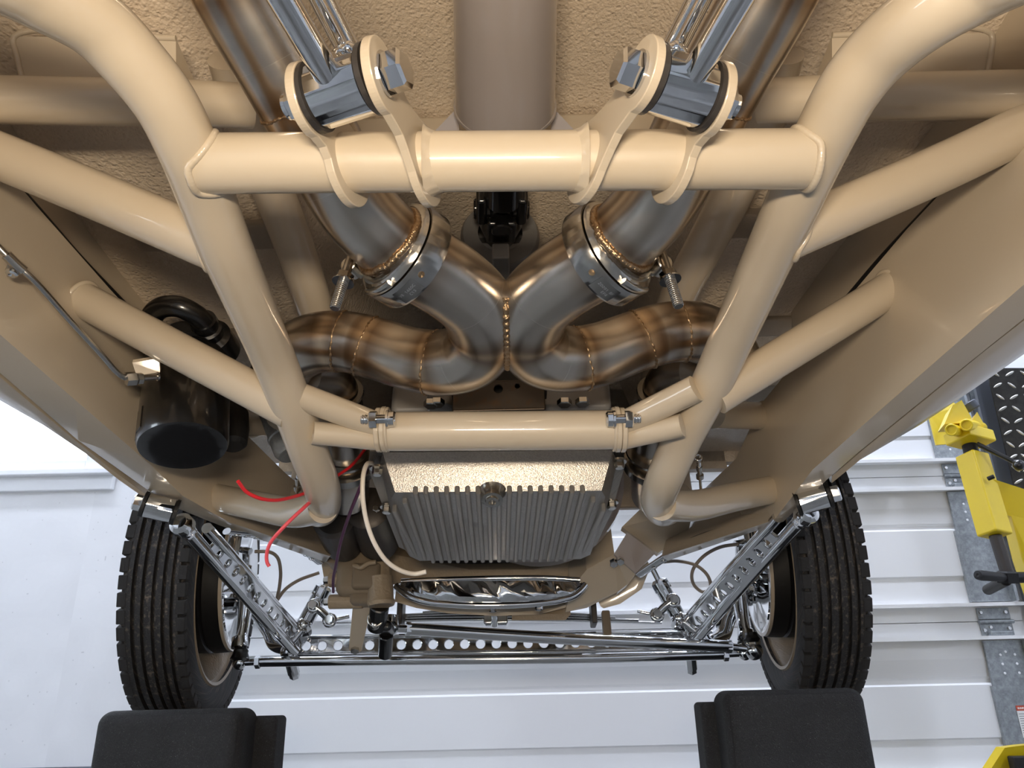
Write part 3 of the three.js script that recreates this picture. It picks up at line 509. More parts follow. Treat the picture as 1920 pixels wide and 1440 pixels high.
// ------------------------------------------------------------ gearbox
{
  const g = thing('gearbox', 'grey gearbox with a finned aluminium sump pan under the car', 'gearbox', at(935, 900, 1.05));
  const ax = at(938, 470, 1.25).sub(at(944, 330, 1.08)).normalize();
  part('tail_seal', turn(at(938, 436, 1.24), ax, [[0, 0.036], [0, 0.06], [0.008, 0.064], [0.018, 0.064], [0.024, 0.058], [0.05, 0.05], [0.05, 0.03]], 48), M.greyPaint, g, 'grey round seal ring');
  part('tail_housing', [turn(at(938, 450, 1.27), at(938, 760, 1.36).sub(at(938, 450, 1.27)), [[0, 0], [0, 0.05], [0.1, 0.052], [0.2, 0.075], [0.3, 0.12], [0.3, 0]], 36), obox(at(940, 505, 1.2), CX, CU, CF, 0.026, 0.03, 0.09, 0.003)], M.greyPaint, g);
  part('case', loft([[1.0, 0.115, 0.55, 0.76], [1.08, 0.125, 0.5, 0.78], [1.2, 0.13, 0.47, 0.78], [1.42, 0.155, 0.47, 0.78], [1.64, 0.19, 0.47, 0.78]].map(([s, w, h0, h1]) => [[-w * 0.9, h0], [w * 0.85, h0], [w, h0 + 0.1], [w * 0.6, h1], [-w * 0.6, h1], [-w, h0 + 0.1]].map(([x, h]) => car(x - 0.012, h, s))), { crease: 0.5 }), M.dark, g);
  part('rear_mount_housing', [obox(at(800, 775, 1.12), CX, CU, CF, 0.09, 0.05, 0.1, 0.01), obox(at(1075, 770, 1.12), CX, CU, CF, 0.1, 0.05, 0.1, 0.01), rod(at(828, 775, 1.06), at(828, 742, 1.08), 0.02), rod(at(884, 772, 1.06), at(884, 748, 1.08), 0.018)], M.greyPaint, g);
  for (const x of [808, 820, 885, 1058, 1092]) part('case_bolt', hex(at(x, 750 + (x % 7), 1.04), CU.clone().negate(), 0.01, 0.008), M.steel, g);
  // pan: flange, sloped sides, ribbed bottom
  const fl = [[694, 846, 1.034], [1168, 842, 1.034], [1172, 872, 1.05], [1146, 962, 1.15], [1118, 1022, 1.27], [1095, 1032, 1.29], [770, 1036, 1.29], [748, 1026, 1.27], [724, 966, 1.15], [690, 876, 1.05]];
  const F3 = P3(fl), up = CU.clone().multiplyScalar(0.008);
  part('pan_flange', loft([F3, F3.map((p) => p.clone().add(up))]), M.aluminium, g);
  const bt = P3([[742, 924, 1.02], [1127, 921, 1.02], [1134, 932, 1.035], [1117, 1000, 1.16], [1106, 1040, 1.25], [1088, 1048, 1.262], [788, 1051, 1.262], [770, 1043, 1.25], [752, 1003, 1.16], [735, 934, 1.035]]);
  const tp = P3([[718, 848, 1.031], [1148, 844, 1.031], [1157, 866, 1.045], [1137, 955, 1.13], [1114, 1018, 1.262], [1092, 1030, 1.283], [776, 1034, 1.283], [755, 1022, 1.262], [733, 960, 1.13], [712, 870, 1.045]]);
  const rr = (k, dn) => tp.map((p, i) => p.clone().lerp(bt[i], k).addScaledVector(CU, -dn));
  part('pan_body', loft([tp, rr(0.1, 0.002), rr(0.9, 0.002), rr(0.97, 0.001), bt.map((p, i) => { const c = at(933, 985, 1.13); return p.clone().lerp(c, 0.02); })], { crease: 0.75 }), M.aluminium, g);
  const nr = 21;
  for (let i = 0; i < nr; i++) {
    const k = i / (nr - 1), e = Math.max(0, 2 - Math.min(i, nr - 1 - i)), x0 = 739 + 393 * k, x1 = 782 + 308 * k;
    const y0 = 921 - 3 * k + e * 17, d0 = 1.015 + e * 0.018, y1 = 1052 - 4 * k - (e ? e * 5 : 0);
    const a = at(x0, y0, d0), b = at(x1, y1, 1.262), f = frameOf(b.clone().sub(a), CU), L = a.distanceTo(b);
    part('pan_rib', obox(a.clone().lerp(b, 0.5).addScaledVector(f.a, 0.0015), f.b, f.a, f.t, 0.0068, 0.013, L, 0.0028), M.aluminium, g);
  }
  const dp = at(923, 936, 1.012), dn = CF.clone().multiplyScalar(-0.35).addScaledVector(CU, -0.93).normalize();
  const plug = part('drain_plug', [turn(dp.clone().addScaledVector(dn, -0.014), dn, [[0, 0.0], [0, 0.019], [0.009, 0.013], [0.014, 0.012], [0.014, 0]], 28)], M.steel, g);
  part('plug_head', [turn(dp.clone().addScaledVector(dn, -0.001), dn, [[0, 0], [0, 0.0140], [0.0025, 0.0140], [0.003, 0.0095], [0.006, 0.0085], [0.007, 0.005], [0.003, 0.0045], [0.003, 0]], 28)], M.steel, plug);
  for (const p of [[708, 876, 1.04], [1160, 863, 1.04], [726, 948, 1.13], [1146, 940, 1.13]]) part('pan_bolt', [hex(at(...p), CU.clone().negate(), 0.007, 0.012), turn(at(...p), CU.clone().negate(), [[0, 0], [0, 0.0105], [0.003, 0.0105], [0.003, 0]], 20)], M.steel, g);
}
{ // stainless mount plate with two holes
  const t = thing('gearbox_mount', 'bare steel gearbox mount plate with two punched holes above the bolted crossmember', 'mount plate', at(935, 745, 1.0));
  const c = at(935, 742, 1.0), f = frameOf(CF, CU), ay = CU.clone().multiplyScalar(0.99).addScaledVector(CF, -0.10).normalize(), az = CX.clone().cross(ay);
  const s = new THREE.Shape(); s.moveTo(-0.06, -0.02); s.lineTo(0.06, -0.02); s.lineTo(0.06, 0.02); s.lineTo(-0.06, 0.02);
  for (const [x, y, r] of [[-0.0005, 0.009, 0.0055], [0.0245, 0.0125, 0.003]]) { const h = new THREE.Path(); h.absarc(x, y, r, 0, Math.PI * 2, false); s.holes.push(h); }
  part('face_plate', extrude(s, 0.003, c, CX, ay, az), M.zinc, t);
  part('folded_lip', [obox(c.clone().addScaledVector(ay, -0.02).addScaledVector(az, -0.015), CX, ay, az, 0.12, 0.004, 0.034, 0.0018), obox(c.clone().addScaledVector(ay, 0.021).addScaledVector(az, -0.03), CX, ay, az, 0.13, 0.003, 0.06, 0.001)], M.zinc, t);
  part('backing_block', obox(c.clone().addScaledVector(az, -0.05), CX, ay, az, 0.116, 0.036, 0.08, 0.004), M.dark, t);
}
// ------------------------------------------------------------ exhaust
const XR = 0.036;
const xl = [[760, 474, 0.735], [800, 499, 0.745], [852, 533, 0.765], [893, 572, 0.79], [908, 622, 0.822], [884, 664, 0.848], [830, 680, 0.868], [770, 673, 0.882], [710, 655, 0.892], [650, 641, 0.902], [592, 643, 0.915], [545, 668, 0.94], [518, 715, 0.98]];
const xr = xl.map(([x, y, d], i) => [1898 - x, y - (i < 5 ? 2 : 0.028 * (1898 - 2 * x)), d]);
{
  const t = thing('exhaust_crossover', 'bare stainless exhaust crossover of two bent pipes welded in an X', 'exhaust pipe', at(949, 620, 0.8));
  const seamX = at(949, 600, 0.78).x;
  xl.forEach(() => 0);
  [xl, xr].forEach((l, side) => {
    const p = part('pipe_half', sweep(l, [0.0392, 0.0392, 0.0392, 0.0392, 0.039, 0.0385, 0.0375, 0.0365, 0.036, 0.036, 0.036, 0.036, 0.036], { n: 140, k: 48, color: heat([[0.33, 0.05], [0.52, 0.05], [0.685, 0.06], [0.78, 0.06], [0.02, 0.1]]) }), M.stain, t);
    const cv = new THREE.CatmullRomCurve3(P3(l), false, 'centripetal');
    for (const k of side ? [0.53, 0.69, 0.79] : [0.53, 0.70, 0.765]) {
      const c = cv.getPoint(k), d = cv.getTangent(k), f = frameOf(d, CU), pts = [];
      d.applyAxisAngle(f.a, side ? -0.22 : 0.22);
      const q = new THREE.Quaternion().setFromUnitVectors(V(0, 0, 1), d.normalize());
      for (let i = 0; i < 36; i++) { const a = i / 36 * 6.2832; const R1 = (k < 0.6 ? 0.0372 : XR) + 0.0002; pts.push(V(Math.cos(a) * R1, Math.sin(a) * R1, (rnd() - 0.5) * 0.0016).applyQuaternion(q).add(c)); }
      part('weld_bead', sweep(pts, (u) => 0.0012 + 0.0005 * Math.sin(u * 200), { closed: true, n: 180, k: 8 }), M.weld, p);
    }
  });
  // the seam where the two halves meet
  const cv = new THREE.CatmullRomCurve3(P3(xl), false, 'centripetal'), pts = [];
  for (let i = 0; i <= 200; i++) { const u = 0.1 + 0.5 * i / 200, c = cv.getPoint(u), tn = cv.getTangent(u), n = CX.clone().addScaledVector(tn, -tn.x).normalize(); const dx = seamX - c.x; const k = dx / n.x; if (Math.abs(k) > 0.0388) continue; const b = tn.clone().cross(n); if (b.dot(CAM.clone().sub(c)) < 0) b.negate(); pts.push(c.clone().addScaledVector(n, k).addScaledVector(b, Math.sqrt(0.039 * 0.039 - k * k))); }
  pts.sort((a, b) => b.z - a.z).reverse(); const sel = pts.sort((a, b) => a.clone().project(camera).y - b.clone().project(camera).y).filter((_, i, a) => i % Math.ceil(a.length / 10) === 0);
  if (sel.length > 2) part('weld_bead', sweep(sel, (u) => 0.0036 + 0.0006 * Math.sin(u * 90), { n: 120, k: 12 }), M.weld, t);
}
const dpL = [[790, 500, 0.738], [750, 470, 0.727], [715, 438, 0.712], [672, 392, 0.695], [632, 328, 0.678], [590, 243, 0.658], [530, 133, 0.63], [474, 34, 0.606], [425, -60, 0.585], [385, -140, 0.568]];
const pipes = [dpL, mir(dpL, 1896, -6)];
pipes.forEach((l, i) => {
  const t = thing('exhaust_pipe', `bare stainless exhaust pipe running up ${i ? 'right' : 'left'} of the torque tube beside the chrome bar`, 'exhaust pipe', at(...l[4]), null);
  part('pipe', sweep(ext(l.slice(1), 0.8), XR, { n: 140, k: 48, color: heat([[0.071, 0.08], [0.489, 0.07], [0.764, 0.09]]) }), M.stain, t);
  const cv = new THREE.CatmullRomCurve3(P3(l.slice(1)), false, 'centripetal');
  for (const k of [0.075, 0.56, 0.86]) part('weld_bead', sweep([...Array(30)].map((_, j) => { const d = cv.getTangent(k), f = frameOf(d), a = j / 30 * 6.2832; return cv.getPoint(k).addScaledVector(f.a, Math.cos(a) * XR).addScaledVector(f.b, Math.sin(a) * XR).addScaledVector(d, (rnd() - 0.5) * 0.002); }), (u) => (k < 0.1 ? 0.0036 + 0.00025 * Math.sin(u * 300) : 0.0012 + 0.0004 * Math.sin(u * 260)), { closed: true, n: 200, k: 8 }), M.weld, t);
});
// V-band clamps
function bandText(s) {
  const c = document.createElement('canvas'); c.width = 384; c.height = 256; const x = c.getContext('2d');
  x.fillStyle = '#a9a7a3'; x.fillRect(0, 0, 384, 256); x.fillStyle = '#fffdf8'; x.font = 'bold 62px monospace'; x.textAlign = 'center';
  x.fillText(s[0], 192, 126); x.fillText(s[1], 230, 200); const t = new THREE.CanvasTexture(c); t.colorSpace = THREE.SRGBColorSpace; return t;
}
function vband(L) {
  const m = (p) => L ? p : [1900 - p[0], p[1] - 4, p[2]];
  const c = at(...m([752, 472, 0.735])), e = at(...m([800, 500, 0.747])), ax = e.clone().sub(at(...m([735, 457, 0.722]))).normalize();
  const t = thing('band_clamp', `stainless band clamp on the ${L ? 'left' : 'right'} upper leg of the exhaust crossover`, 'clamp', c);
  const g = (s) => c.clone().addScaledVector(ax, s);
  part('flange_ring', [turn(g(-0.013), ax, [[0, 0.034], [0, 0.0425], [0.004, 0.0475], [0.007, 0.0485], [0.007, 0.036]], 56), turn(g(-0.017), ax, [[0, 0.035], [0, 0.0395], [0.004, 0.040], [0.005, 0.036]], 56)], M.steel, t);
  const b = part('band', turn(g(-0.005), ax, [[0, 0.047], [0.0003, 0.0508], [0.0015, 0.0515], [0.0225, 0.0515], [0.0238, 0.0508], [0.024, 0.049], [0.004, 0.048]], 72), M.band, t);
  // spot weld and stamped writing, curved with the band
  const cam = CAM.clone().sub(c); cam.addScaledVector(ax, -cam.dot(ax)).normalize(); const bb = ax.clone().cross(cam);
  const s = L ? 1 : -1, dirAt = (a) => cam.clone().multiplyScalar(Math.cos(a)).addScaledVector(bb, Math.sin(a));
  const label = (a0, a1, s0, s1) => { const p = [], uv = [], ix = []; const k = 20; for (let i = 0; i <= k; i++) { const a = a0 + (a1 - a0) * i / k, d = dirAt(a); for (const [v, sv] of [[0, s0], [1, s1]]) { const q = g(sv).addScaledVector(d, 0.05165); p.push(q.x, q.y, q.z); uv.push(i / k, v); } if (i < k) { const q = i * 2; ix.push(q, q + 2, q + 1, q + 1, q + 2, q + 3); } } const gg = indexed(p, uv, ix); return gg; };
  part('stamped_mark', label(L ? 0.82 : -0.3, L ? 0.3 : -0.82, 0.0165, 0.0), std({ map: bandText(L ? ['V8 1460C', 'C13'] : ['20091 BF', 'EF4']), metalness: 1, roughness: 0.22, side: THREE.DoubleSide }), b);
  const sd = dirAt(0.14 * s); part('spot_weld', turn(g(0.006).addScaledVector(sd, 0.0511), sd, [[0, 0.0034], [0.0008, 0.003], [0.001, 0]], 16), M.weld, b);
  // retaining lip that covers the gap of the band, bolt with nut
  const lip = []; for (let i = 0; i <= 12; i++) { const a = (0.62 + 0.75 * i / 12) * s; lip.push(g(-0.010).addScaledVector(dirAt(a), 0.0498)); }
  part('bridge_piece', sweep(lip, 0.0045, { n: 24, k: 12, flatA: 1, flatB: 0.6, hint: ax }), M.steel, t);
  const p0 = at(...m([627, 579, 0.705])), p1 = at(...m([652, 502, 0.728])), bd = p1.clone().sub(p0).normalize();
  const st = part('clamp_bolt', rod(p0, at(...m([660, 478, 0.735])), 0.0046, 0.1, 16), M.steel, t);
  const th = []; for (let i = 0; i < 15; i++) th.push(ringAt(p0.clone().addScaledVector(bd, 0.002 + i * 0.0021), bd, 0.0045, 0.0007, 16, 6));
  part('thread', th, M.steel, st);
  part('nut', [hex(at(...m([644, 527, 0.721])), bd, 0.0086, 0.0085), turn(at(...m([643, 530, 0.72])), bd, [[0, 0], [0, 0.0105], [0.0015, 0.0105], [0.0015, 0]], 20)], M.chrome, t);
  part('trunnion', [rod(at(...m([652, 494, 0.73])), at(...m([668, 512, 0.745])), 0.008), obox(at(...m([668, 505, 0.745])), ax, bb, cam, 0.018, 0.012, 0.012, 0.003)], M.steel, t);
}
vband(true); vband(false);
// downpipes further forward with their clamp rings
for (const L of [true, false]) {
  const m = (l) => L ? l : mir(l, 1876, -2);
  const t = thing('downpipe', `dark stainless downpipe behind the ${L ? 'left' : 'right'} end of the bolted crossmember`, 'exhaust pipe', at(...m([[630, 820, 1.15]])[0]));
  part('pipe', sweep(m([[560, 700, 0.99], [600, 705, 1.03], [625, 740, 1.07], [640, 800, 1.12], [648, 860, 1.17], [650, 930, 1.25]]), 0.036, { n: 60, k: 40, color: heat([[0.3, 0.1], [0.8, 0.1]]) }), M.stain, t);
  const d1 = at(...m([[648, 880, 1.18]])[0]).sub(at(...m([[640, 820, 1.14]])[0]));
  part('clamp_ring', [turn(at(...m([[644, 846, 1.155]])[0]), d1, [[0, 0.036], [0, 0.046], [0.003, 0.047], [0.006, 0.044], [0.006, 0.036]], 44), turn(at(...m([[647, 862, 1.17]])[0]), d1, [[0, 0.036], [0, 0.046], [0.002, 0.049], [0.014, 0.049], [0.016, 0.046], [0.016, 0.036]], 44)], M.steel, t);
  part('upper_ring', turn(at(...m([[622, 735, 1.06]])[0]), d1, [[0, 0.036], [0, 0.043], [0.003, 0.044], [0.006, 0.043], [0.006, 0.036]], 44), M.steel, t);
}
// ------------------------------------------------------------ small fittings under the floor
{
  const ax = at(355, 640, 1.03).sub(at(343, 838, 0.93)).normalize();
  const base = at(343, 838, 0.93);
  const t = thing('oil_filter', 'glossy black canister oil filter hanging beside the left side rail', 'filter', base);
  part('canister', turn(base, ax, [[0.0015, 0], [0.001, 0.03], [0, 0.047], [0.001, 0.0505], [0.006, 0.0525], [0.13, 0.0525], [0.136, 0.05], [0.138, 0]], 48), M.black, t);
  part('grip_flat', [0, 1, 2, 3].map((i) => { const f = frameOf(ax, CX), a = 2.2 + i * 0.55; return obox(base.clone().addScaledVector(ax, 0.026).addScaledVector(f.a, Math.cos(a) * 0.0518).addScaledVector(f.b, Math.sin(a) * 0.0518), f.a.clone().multiplyScalar(-Math.sin(a)).addScaledVector(f.b, Math.cos(a)), ax, f.a.clone().multiplyScalar(Math.cos(a)).addScaledVector(f.b, Math.sin(a)), 0.015, 0.032, 0.003, 0.0012); }), M.black, t);
  part('filter_head', [turn(base.clone().addScaledVector(ax, 0.136), ax, [[0, 0], [0, 0.044], [0.012, 0.044], [0.02, 0.036], [0.04, 0.034], [0.04, 0]], 36)], M.blackSoft, t);
}
{
  const t = thing('oil_hose', 'black rubber hose looping above the oil filter into a ribbed fitting', 'hose', at(330, 590, 0.98));
  part('hose', sweep([[296, 640, 1.0], [283, 602, 0.98], [300, 578, 0.965], [335, 575, 0.96], [366, 590, 0.97], [384, 606, 0.985]], 0.0135, { n: 60, k: 24 }), M.black, t);
  const d = at(405, 650, 1.03).sub(at(384, 606, 0.985));
  part('fitting', turn(at(380, 600, 0.98), d, [[0, 0.012], [0, 0.0165], [0.008, 0.0175], [0.01, 0.0155], [0.016, 0.0155], [0.018, 0.019], [0.03, 0.019], [0.034, 0.026], [0.07, 0.03], [0.07, 0]], 30), M.black, t);
}
{
  const t = thing('breather_bottle', 'small matt black bottle behind the oil filter', 'bottle', at(438, 835, 1.12));
  part('bottle', turn(at(436, 838, 1.1), at(440, 770, 1.14).sub(at(436, 838, 1.1)), [[0, 0], [0, 0.014], [0.006, 0.02], [0.03, 0.022], [0.06, 0.02], [0.07, 0.014], [0.07, 0]], 28), M.blackSoft, t);
  part('cap', turn(at(440, 775, 1.14), CU, [[0, 0.012], [0, 0.015], [0.015, 0.015], [0.015, 0]], 24), M.black, t);
}
{
  const t = thing('canister_reservoir', 'pale ribbed reservoir peeking out behind the left main tube', 'reservoir', at(535, 830, 1.05));
  part('shell', turn(at(548, 852, 1.12), at(515, 770, 1.16).sub(at(548, 852, 1.12)), [[0, 0], [0, 0.02], [0.008, 0.024], [0.03, 0.024], [0.032, 0.0255], [0.036, 0.0255], [0.038, 0.024], [0.09, 0.024], [0.09, 0]], 30), M.galv, t);
}
{
  const t = thing('brake_line', 'thin steel brake line clipped along the left side rail with a hexagon union', 'brake line', at(120, 590, 0.80));
  part('pipe', sweep([[-40, 425, 0.72], [24, 490, 0.735], [60, 522, 0.745], [130, 600, 0.79], [190, 665, 0.83], [218, 697, 0.85], [234, 708, 0.86], [250, 710, 0.865]], 0.0031, { n: 80, k: 14 }), M.steel, t);
  const d = at(300, 706, 0.885).sub(at(240, 711, 0.86)).normalize();
  part('union', [hex(at(236, 711, 0.858), d, 0.008, 0.012), hex(at(258, 710, 0.866), d, 0.0066, 0.006), rod(at(262, 709, 0.868), at(296, 706, 0.884), 0.0036), turn(at(294, 706, 0.883), d, [[0, 0], [0, 0.0052], [0.002, 0.0052], [0.002, 0]], 16)], M.steel, t);
  const clip = part('clip', [sweep([[12, 478, 0.728], [30, 496, 0.735], [44, 508, 0.74]], 0.0052, { n: 12, k: 14 }), plate([[14, 495, 0.735], [30, 496, 0.735], [36, 512, 0.74], [27, 522, 0.742], [13, 518, 0.74], [9, 506, 0.738]], CU.clone().multiplyScalar(0.002))], M.steel, t);
  part('screw', [turn(at(23, 511, 0.736), CU.clone().negate(), [[0, 0], [0, 0.006], [0.002, 0.0055], [0.003, 0.003], [0.0015, 0]], 18)], M.chrome, clip);
}
{
  const t = thing('line_bracket', 'beige bracket tab on the left side rail behind the brake line union', 'bracket', at(265, 690, 0.88));
  part('tab', plate([[248, 680, 0.89], [298, 672, 0.90], [300, 698, 0.90], [256, 704, 0.89]], CU.clone().multiplyScalar(0.004)), M.paint, t);
}
for (const L of [true, false]) { // pull cable ends with an eye
  const m = (l) => L ? l.map(([x, y, d]) => [1870 - x, y + 22, d]) : l;
  const t = thing('cable_eye', `small steel cable end with an eye above the ${L ? 'left' : 'right'} lower brace tube`, 'cable end', at(...m([[1311, 885, 1.05]])[0]));
  const q = P3(m([[1309, 858, 1.05], [1311, 875, 1.05], [1313, 902, 1.06], [1316, 918, 1.065], [1335, 850, 1.16]])), d = q[2].clone().sub(q[1]).normalize();
  part('eye', [ringAt(q[0], CF, 0.0042, 0.0018, 20, 8), rod(q[1].clone().addScaledVector(d, -0.008), q[1], 0.003)], M.chrome, t);
  part('shank', turn(q[1], d, [[0, 0], [0, 0.0042], [0.006, 0.0042], [0.007, 0.003], [0.012, 0.003], [0.013, 0.0052], [0.019, 0.0052], [0.02, 0.002], [0.036, 0.002], [0.036, 0]], 18), M.steel, t);
}
// loose wires
solo('wire', 'bright red wire curling out behind the left main tube', 'wire', sweep([[446, 902, 0.84], [462, 922, 0.85], [486, 934, 0.86], [515, 938, 0.88], [545, 933, 0.91], [585, 919, 0.96], [640, 887, 1.02], [660, 872, 1.05], [688, 838, 1.1]], 0.0021, { n: 90, k: 10 }), M.red, at(446, 902, 0.84));
solo('wire', 'faded red wire drooping below the left main tube bend', 'wire', sweep([[592, 932, 0.97], [572, 950, 0.93], [535, 985, 0.91], [507, 1018, 0.91], [500, 1040, 0.91], [501, 1055, 0.91], [505, 1062, 0.91]], 0.0022, { n: 60, k: 10 }), M.redPale, at(505, 1062, 0.91));
solo('wire', 'white wire hanging in a curve beside the finned sump pan', 'wire', sweep([[698, 868, 1.045], [687, 872, 0.99], [681, 892, 0.967], [680, 930, 0.96], [688, 980, 0.965], [704, 1022, 0.97], [726, 1053, 0.98], [752, 1070, 0.99], [778, 1076, 1.0], [799, 1072, 1.0]], 0.0030, { n: 80, k: 12 }), M.ivory, at(799, 1072, 1.0));
solo('wire', 'purple wire hanging down over the steering box', 'wire', sweep([[690, 870, 1.04], [676, 912, 1.05], [655, 965, 1.08], [638, 1020, 1.13], [630, 1060, 1.18], [625, 1085, 1.22], [625, 1110, 1.25]], 0.0024, { n: 70, k: 10 }), M.purple, at(625, 1110, 1.25));
// ------------------------------------------------------------ engine bay bits
{
  const t = thing('starter_motor', 'dark starter motor of two cylinders left of the sump pan', 'starter motor', at(660, 1000, 1.25));
  for (const [a, b, r] of [[[648, 1024, 1.40], [612, 940, 1.2], 0.035], [[714, 1022, 1.40], [672, 900, 1.2], 0.038]]) { const p = at(...a), d = at(...b).sub(p); part('motor_case', turn(p, d, [[0, 0], [0, r * 0.75], [0.004, r * 0.86], [0.02, r * 0.9], [0.022, r], [0.15, r], [0.155, r * 0.8], [0.155, 0]], 36), M.iron, t); }
  part('case_screw', [[622, 1000, 1.32], [636, 985, 1.29], [706, 955, 1.25]].map((p) => hex(at(...p), CF.clone().negate(), 0.006, 0.006)), M.steel, t);
  part('solenoid_bracket', [obox(at(664, 985, 1.38), CX, CU, CF, 0.03, 0.03, 0.08, 0.005)], M.dark, t);
}
{ // bell housing bulge on the right of the pan
  const t = thing('bell_housing', 'grey beige bell housing bulging out right of the sump pan', 'bell housing', at(1160, 960, 1.3));
  part('shell', turn(car(0.045, 0.60, 1.28), CF, [[0, 0.08], [0.01, 0.13], [0.03, 0.15], [0.07, 0.158], [0.09, 0.16], [0.10, 0.168], [0.125, 0.168], [0.125, 0]], 56), M.mauve, t);
}
{
  const t = thing('engine_block', 'dark engine block above the gearbox behind the crossmembers', 'engine', car(-0.02, 0.75, 1.7));
  part('block', obox(car(-0.02, 0.80, 1.66), CX, CU, CF, 0.42, 0.36, 0.5, 0.03), M.dark, t);
  part('oil_sump', loft([[1.45, 0.16, 0.60], [1.5, 0.19, 0.565], [1.75, 0.19, 0.56], [1.86, 0.18, 0.6]].map(([s, w, h]) => [[-w, h], [w, h], [w + 0.01, h + 0.08], [-w - 0.01, h + 0.08]].map(([x, y]) => car(x - 0.03, y, s)))), M.cast, t);
}
{ // chrome sump shield at the nose
  const t = thing('chrome_shield', 'chrome shield panel in front of the sump pan mirroring the workshop', 'shield', at(920, 1110, 1.44));
  const lo = [[742, 1098, 1.40], [764, 1116, 1.385], [800, 1128, 1.375], [860, 1134, 1.37], [930, 1135, 1.37], [1000, 1132, 1.375], [1050, 1125, 1.385], [1078, 1116, 1.395], [1098, 1096, 1.41]], hi = lo.map(([x, y, d], i) => [x + (920 - x) * 0.015, 1092 - 3 * Math.sin(i / 8 * Math.PI), d + 0.012]);
  const L = P3(lo), H = P3(hi), dense = (l) => { const cv = new THREE.CatmullRomCurve3(l); return [...Array(33)].map((_, i) => cv.getPoint(i / 32)); };
  const l2 = dense(L), h2 = dense(H), rings = l2.map((p, i) => { const q = h2[i], w = 0.0016 * Math.sin(i * 1.9) + 0.001 * Math.sin(i * 0.8), m1 = p.clone().lerp(q, 0.3).addScaledVector(CF, -0.006 + w), m2 = p.clone().lerp(q, 0.5).addScaledVector(CF, -0.004 - w), u = CF.clone().multiplyScalar(0.02); return [p, m1, m2, q, q.clone().add(u), p.clone().add(u)]; });
  part('panel', loft(rings, { crease: 0.9 }), M.chrome, t);
  part('rolled_rim', [sweep(L, 0.006, { n: 60, k: 12 }), sweep([[752, 1090, 1.425], [850, 1086, 1.43], [940, 1084, 1.43], [1030, 1084, 1.43], [1088, 1088, 1.425]], 0.005, { n: 40, k: 12 })], M.chrome, t);
  for (const [x, y] of [[924, 1137], [1010, 1134]]) part('rim_bolt', hex(at(x, y, 1.385), CU.clone().negate(), 0.007, 0.01), M.chrome, t);
}
{ // beige front crossmember
  const t = thing('front_crossmember', 'beige boxed front crossmember spanning between the rails at the nose', 'crossmember', at(940, 1140, 1.55));
  const bk = CU.clone().multiplyScalar(0.06).addScaledVector(CF, 0.02);
  part('centre_beam', plate([[740, 1128, 1.5], [780, 1140, 1.5], [840, 1150, 1.5], [930, 1155, 1.5], [1010, 1152, 1.5], [1058, 1140, 1.5], [1100, 1120, 1.5], [1120, 1095, 1.52], [1092, 1098, 1.53], [1060, 1118, 1.53], [930, 1132, 1.53], [780, 1120, 1.53]], bk), M.paint, t);
  part('right_gusset', [plate([[1100, 1068, 1.46], [1152, 1039, 1.45], [1158, 1110, 1.48], [1100, 1140, 1.5], [1060, 1148, 1.5], [1070, 1105, 1.48]], bk), plate([[1152, 1040, 1.45], [1192, 1075, 1.46], [1176, 1096, 1.48], [1158, 1110, 1.48]], CF.clone().multiplyScalar(0.02))], M.paint, t);
  part('rear_beam', plate([[600, 1040, 1.52], [740, 1040, 1.52], [880, 1068, 1.52], [1000, 1068, 1.52], [1105, 1045, 1.52], [1110, 1078, 1.52], [1000, 1092, 1.52], [735, 1096, 1.52], [610, 1100, 1.52]], bk), M.cast, t);
  part('right_web', plate([[1176, 998, 1.43], [1228, 1037, 1.45], [1192, 1075, 1.45], [1151, 1039, 1.44]], CF.clone().multiplyScalar(0.006)), M.mauve, t);
  part('rail_return', plate([[1166, 988, 1.44], [1200, 955, 1.42], [1300, 955, 1.40], [1290, 1000, 1.44], [1234, 1037, 1.47]], CF.clone().multiplyScalar(0.02)), M.paint, t);
  part('nose_pan', loft([[1130, 1112], [1160, 1098], [1195, 1078], [1212, 1062]].map(([x, y], i) => { const p = at(x, y, 1.56), r = [0.03, 0.036, 0.032, 0.014][i]; return [...Array(12)].map((_, k) => p.clone().add(V(Math.cos(k / 12 * 6.2832) * r * 0.4, Math.sin(k / 12 * 6.2832) * r, 0))); })), M.paint, t);
  part('lower_tab', plate([[960, 1150, 1.52], [1070, 1152, 1.52], [1060, 1163, 1.52], [960, 1163, 1.52]], bk), M.cast, t); part('lower_tab', obox(at(1137, 1170, 1.52), CX, CU, CF, 0.016, 0.05, 0.02, 0.003), M.cast, t);
  for (const [x, y, d] of [[1150, 1054, 1.44], [1162, 1050, 1.44], [1186, 1056, 1.46]]) part('cross_bolt', hex(at(x, y, d), CF.clone().negate().add(CU.clone().negate()).normalize(), 0.008, 0.01), M.chrome, t);
}
// drilled chrome covers along the rail horns
for (const L of [true, false]) {
  const l = L ? [[425, 996, 1.22], [480, 1003, 1.27], [530, 1016, 1.33], [572, 1034, 1.38], [600, 1054, 1.42]] : [[1460, 968, 1.22], [1400, 984, 1.27], [1337, 1000, 1.32], [1288, 1020, 1.36], [1240, 1050, 1.40], [1198, 1078, 1.43]];
  const t = thing('horn_cover', `chrome drilled cover strip under the front of the ${L ? 'left' : 'right'} side rail`, 'cover strip', at(...l[2]));
  part('strip', sweep(l, (u) => 0.011 - 0.003 * Math.abs(u - 0.5), { n: 50, k: 20, flatA: 0.55, hint: CU }), M.chrome, t);
  const cv = new THREE.CatmullRomCurve3(P3(l)), dm = []; for (let i = 1; i < 11; i++) { const p = cv.getPoint(i / 11.5).addScaledVector(CU, -0.004); dm.push(ringAt(p, CU.clone().addScaledVector(CF, -0.6), 0.0048, 0.0018, 16, 8)); }
  part('rolled_hole', dm, M.chrome, t);
}
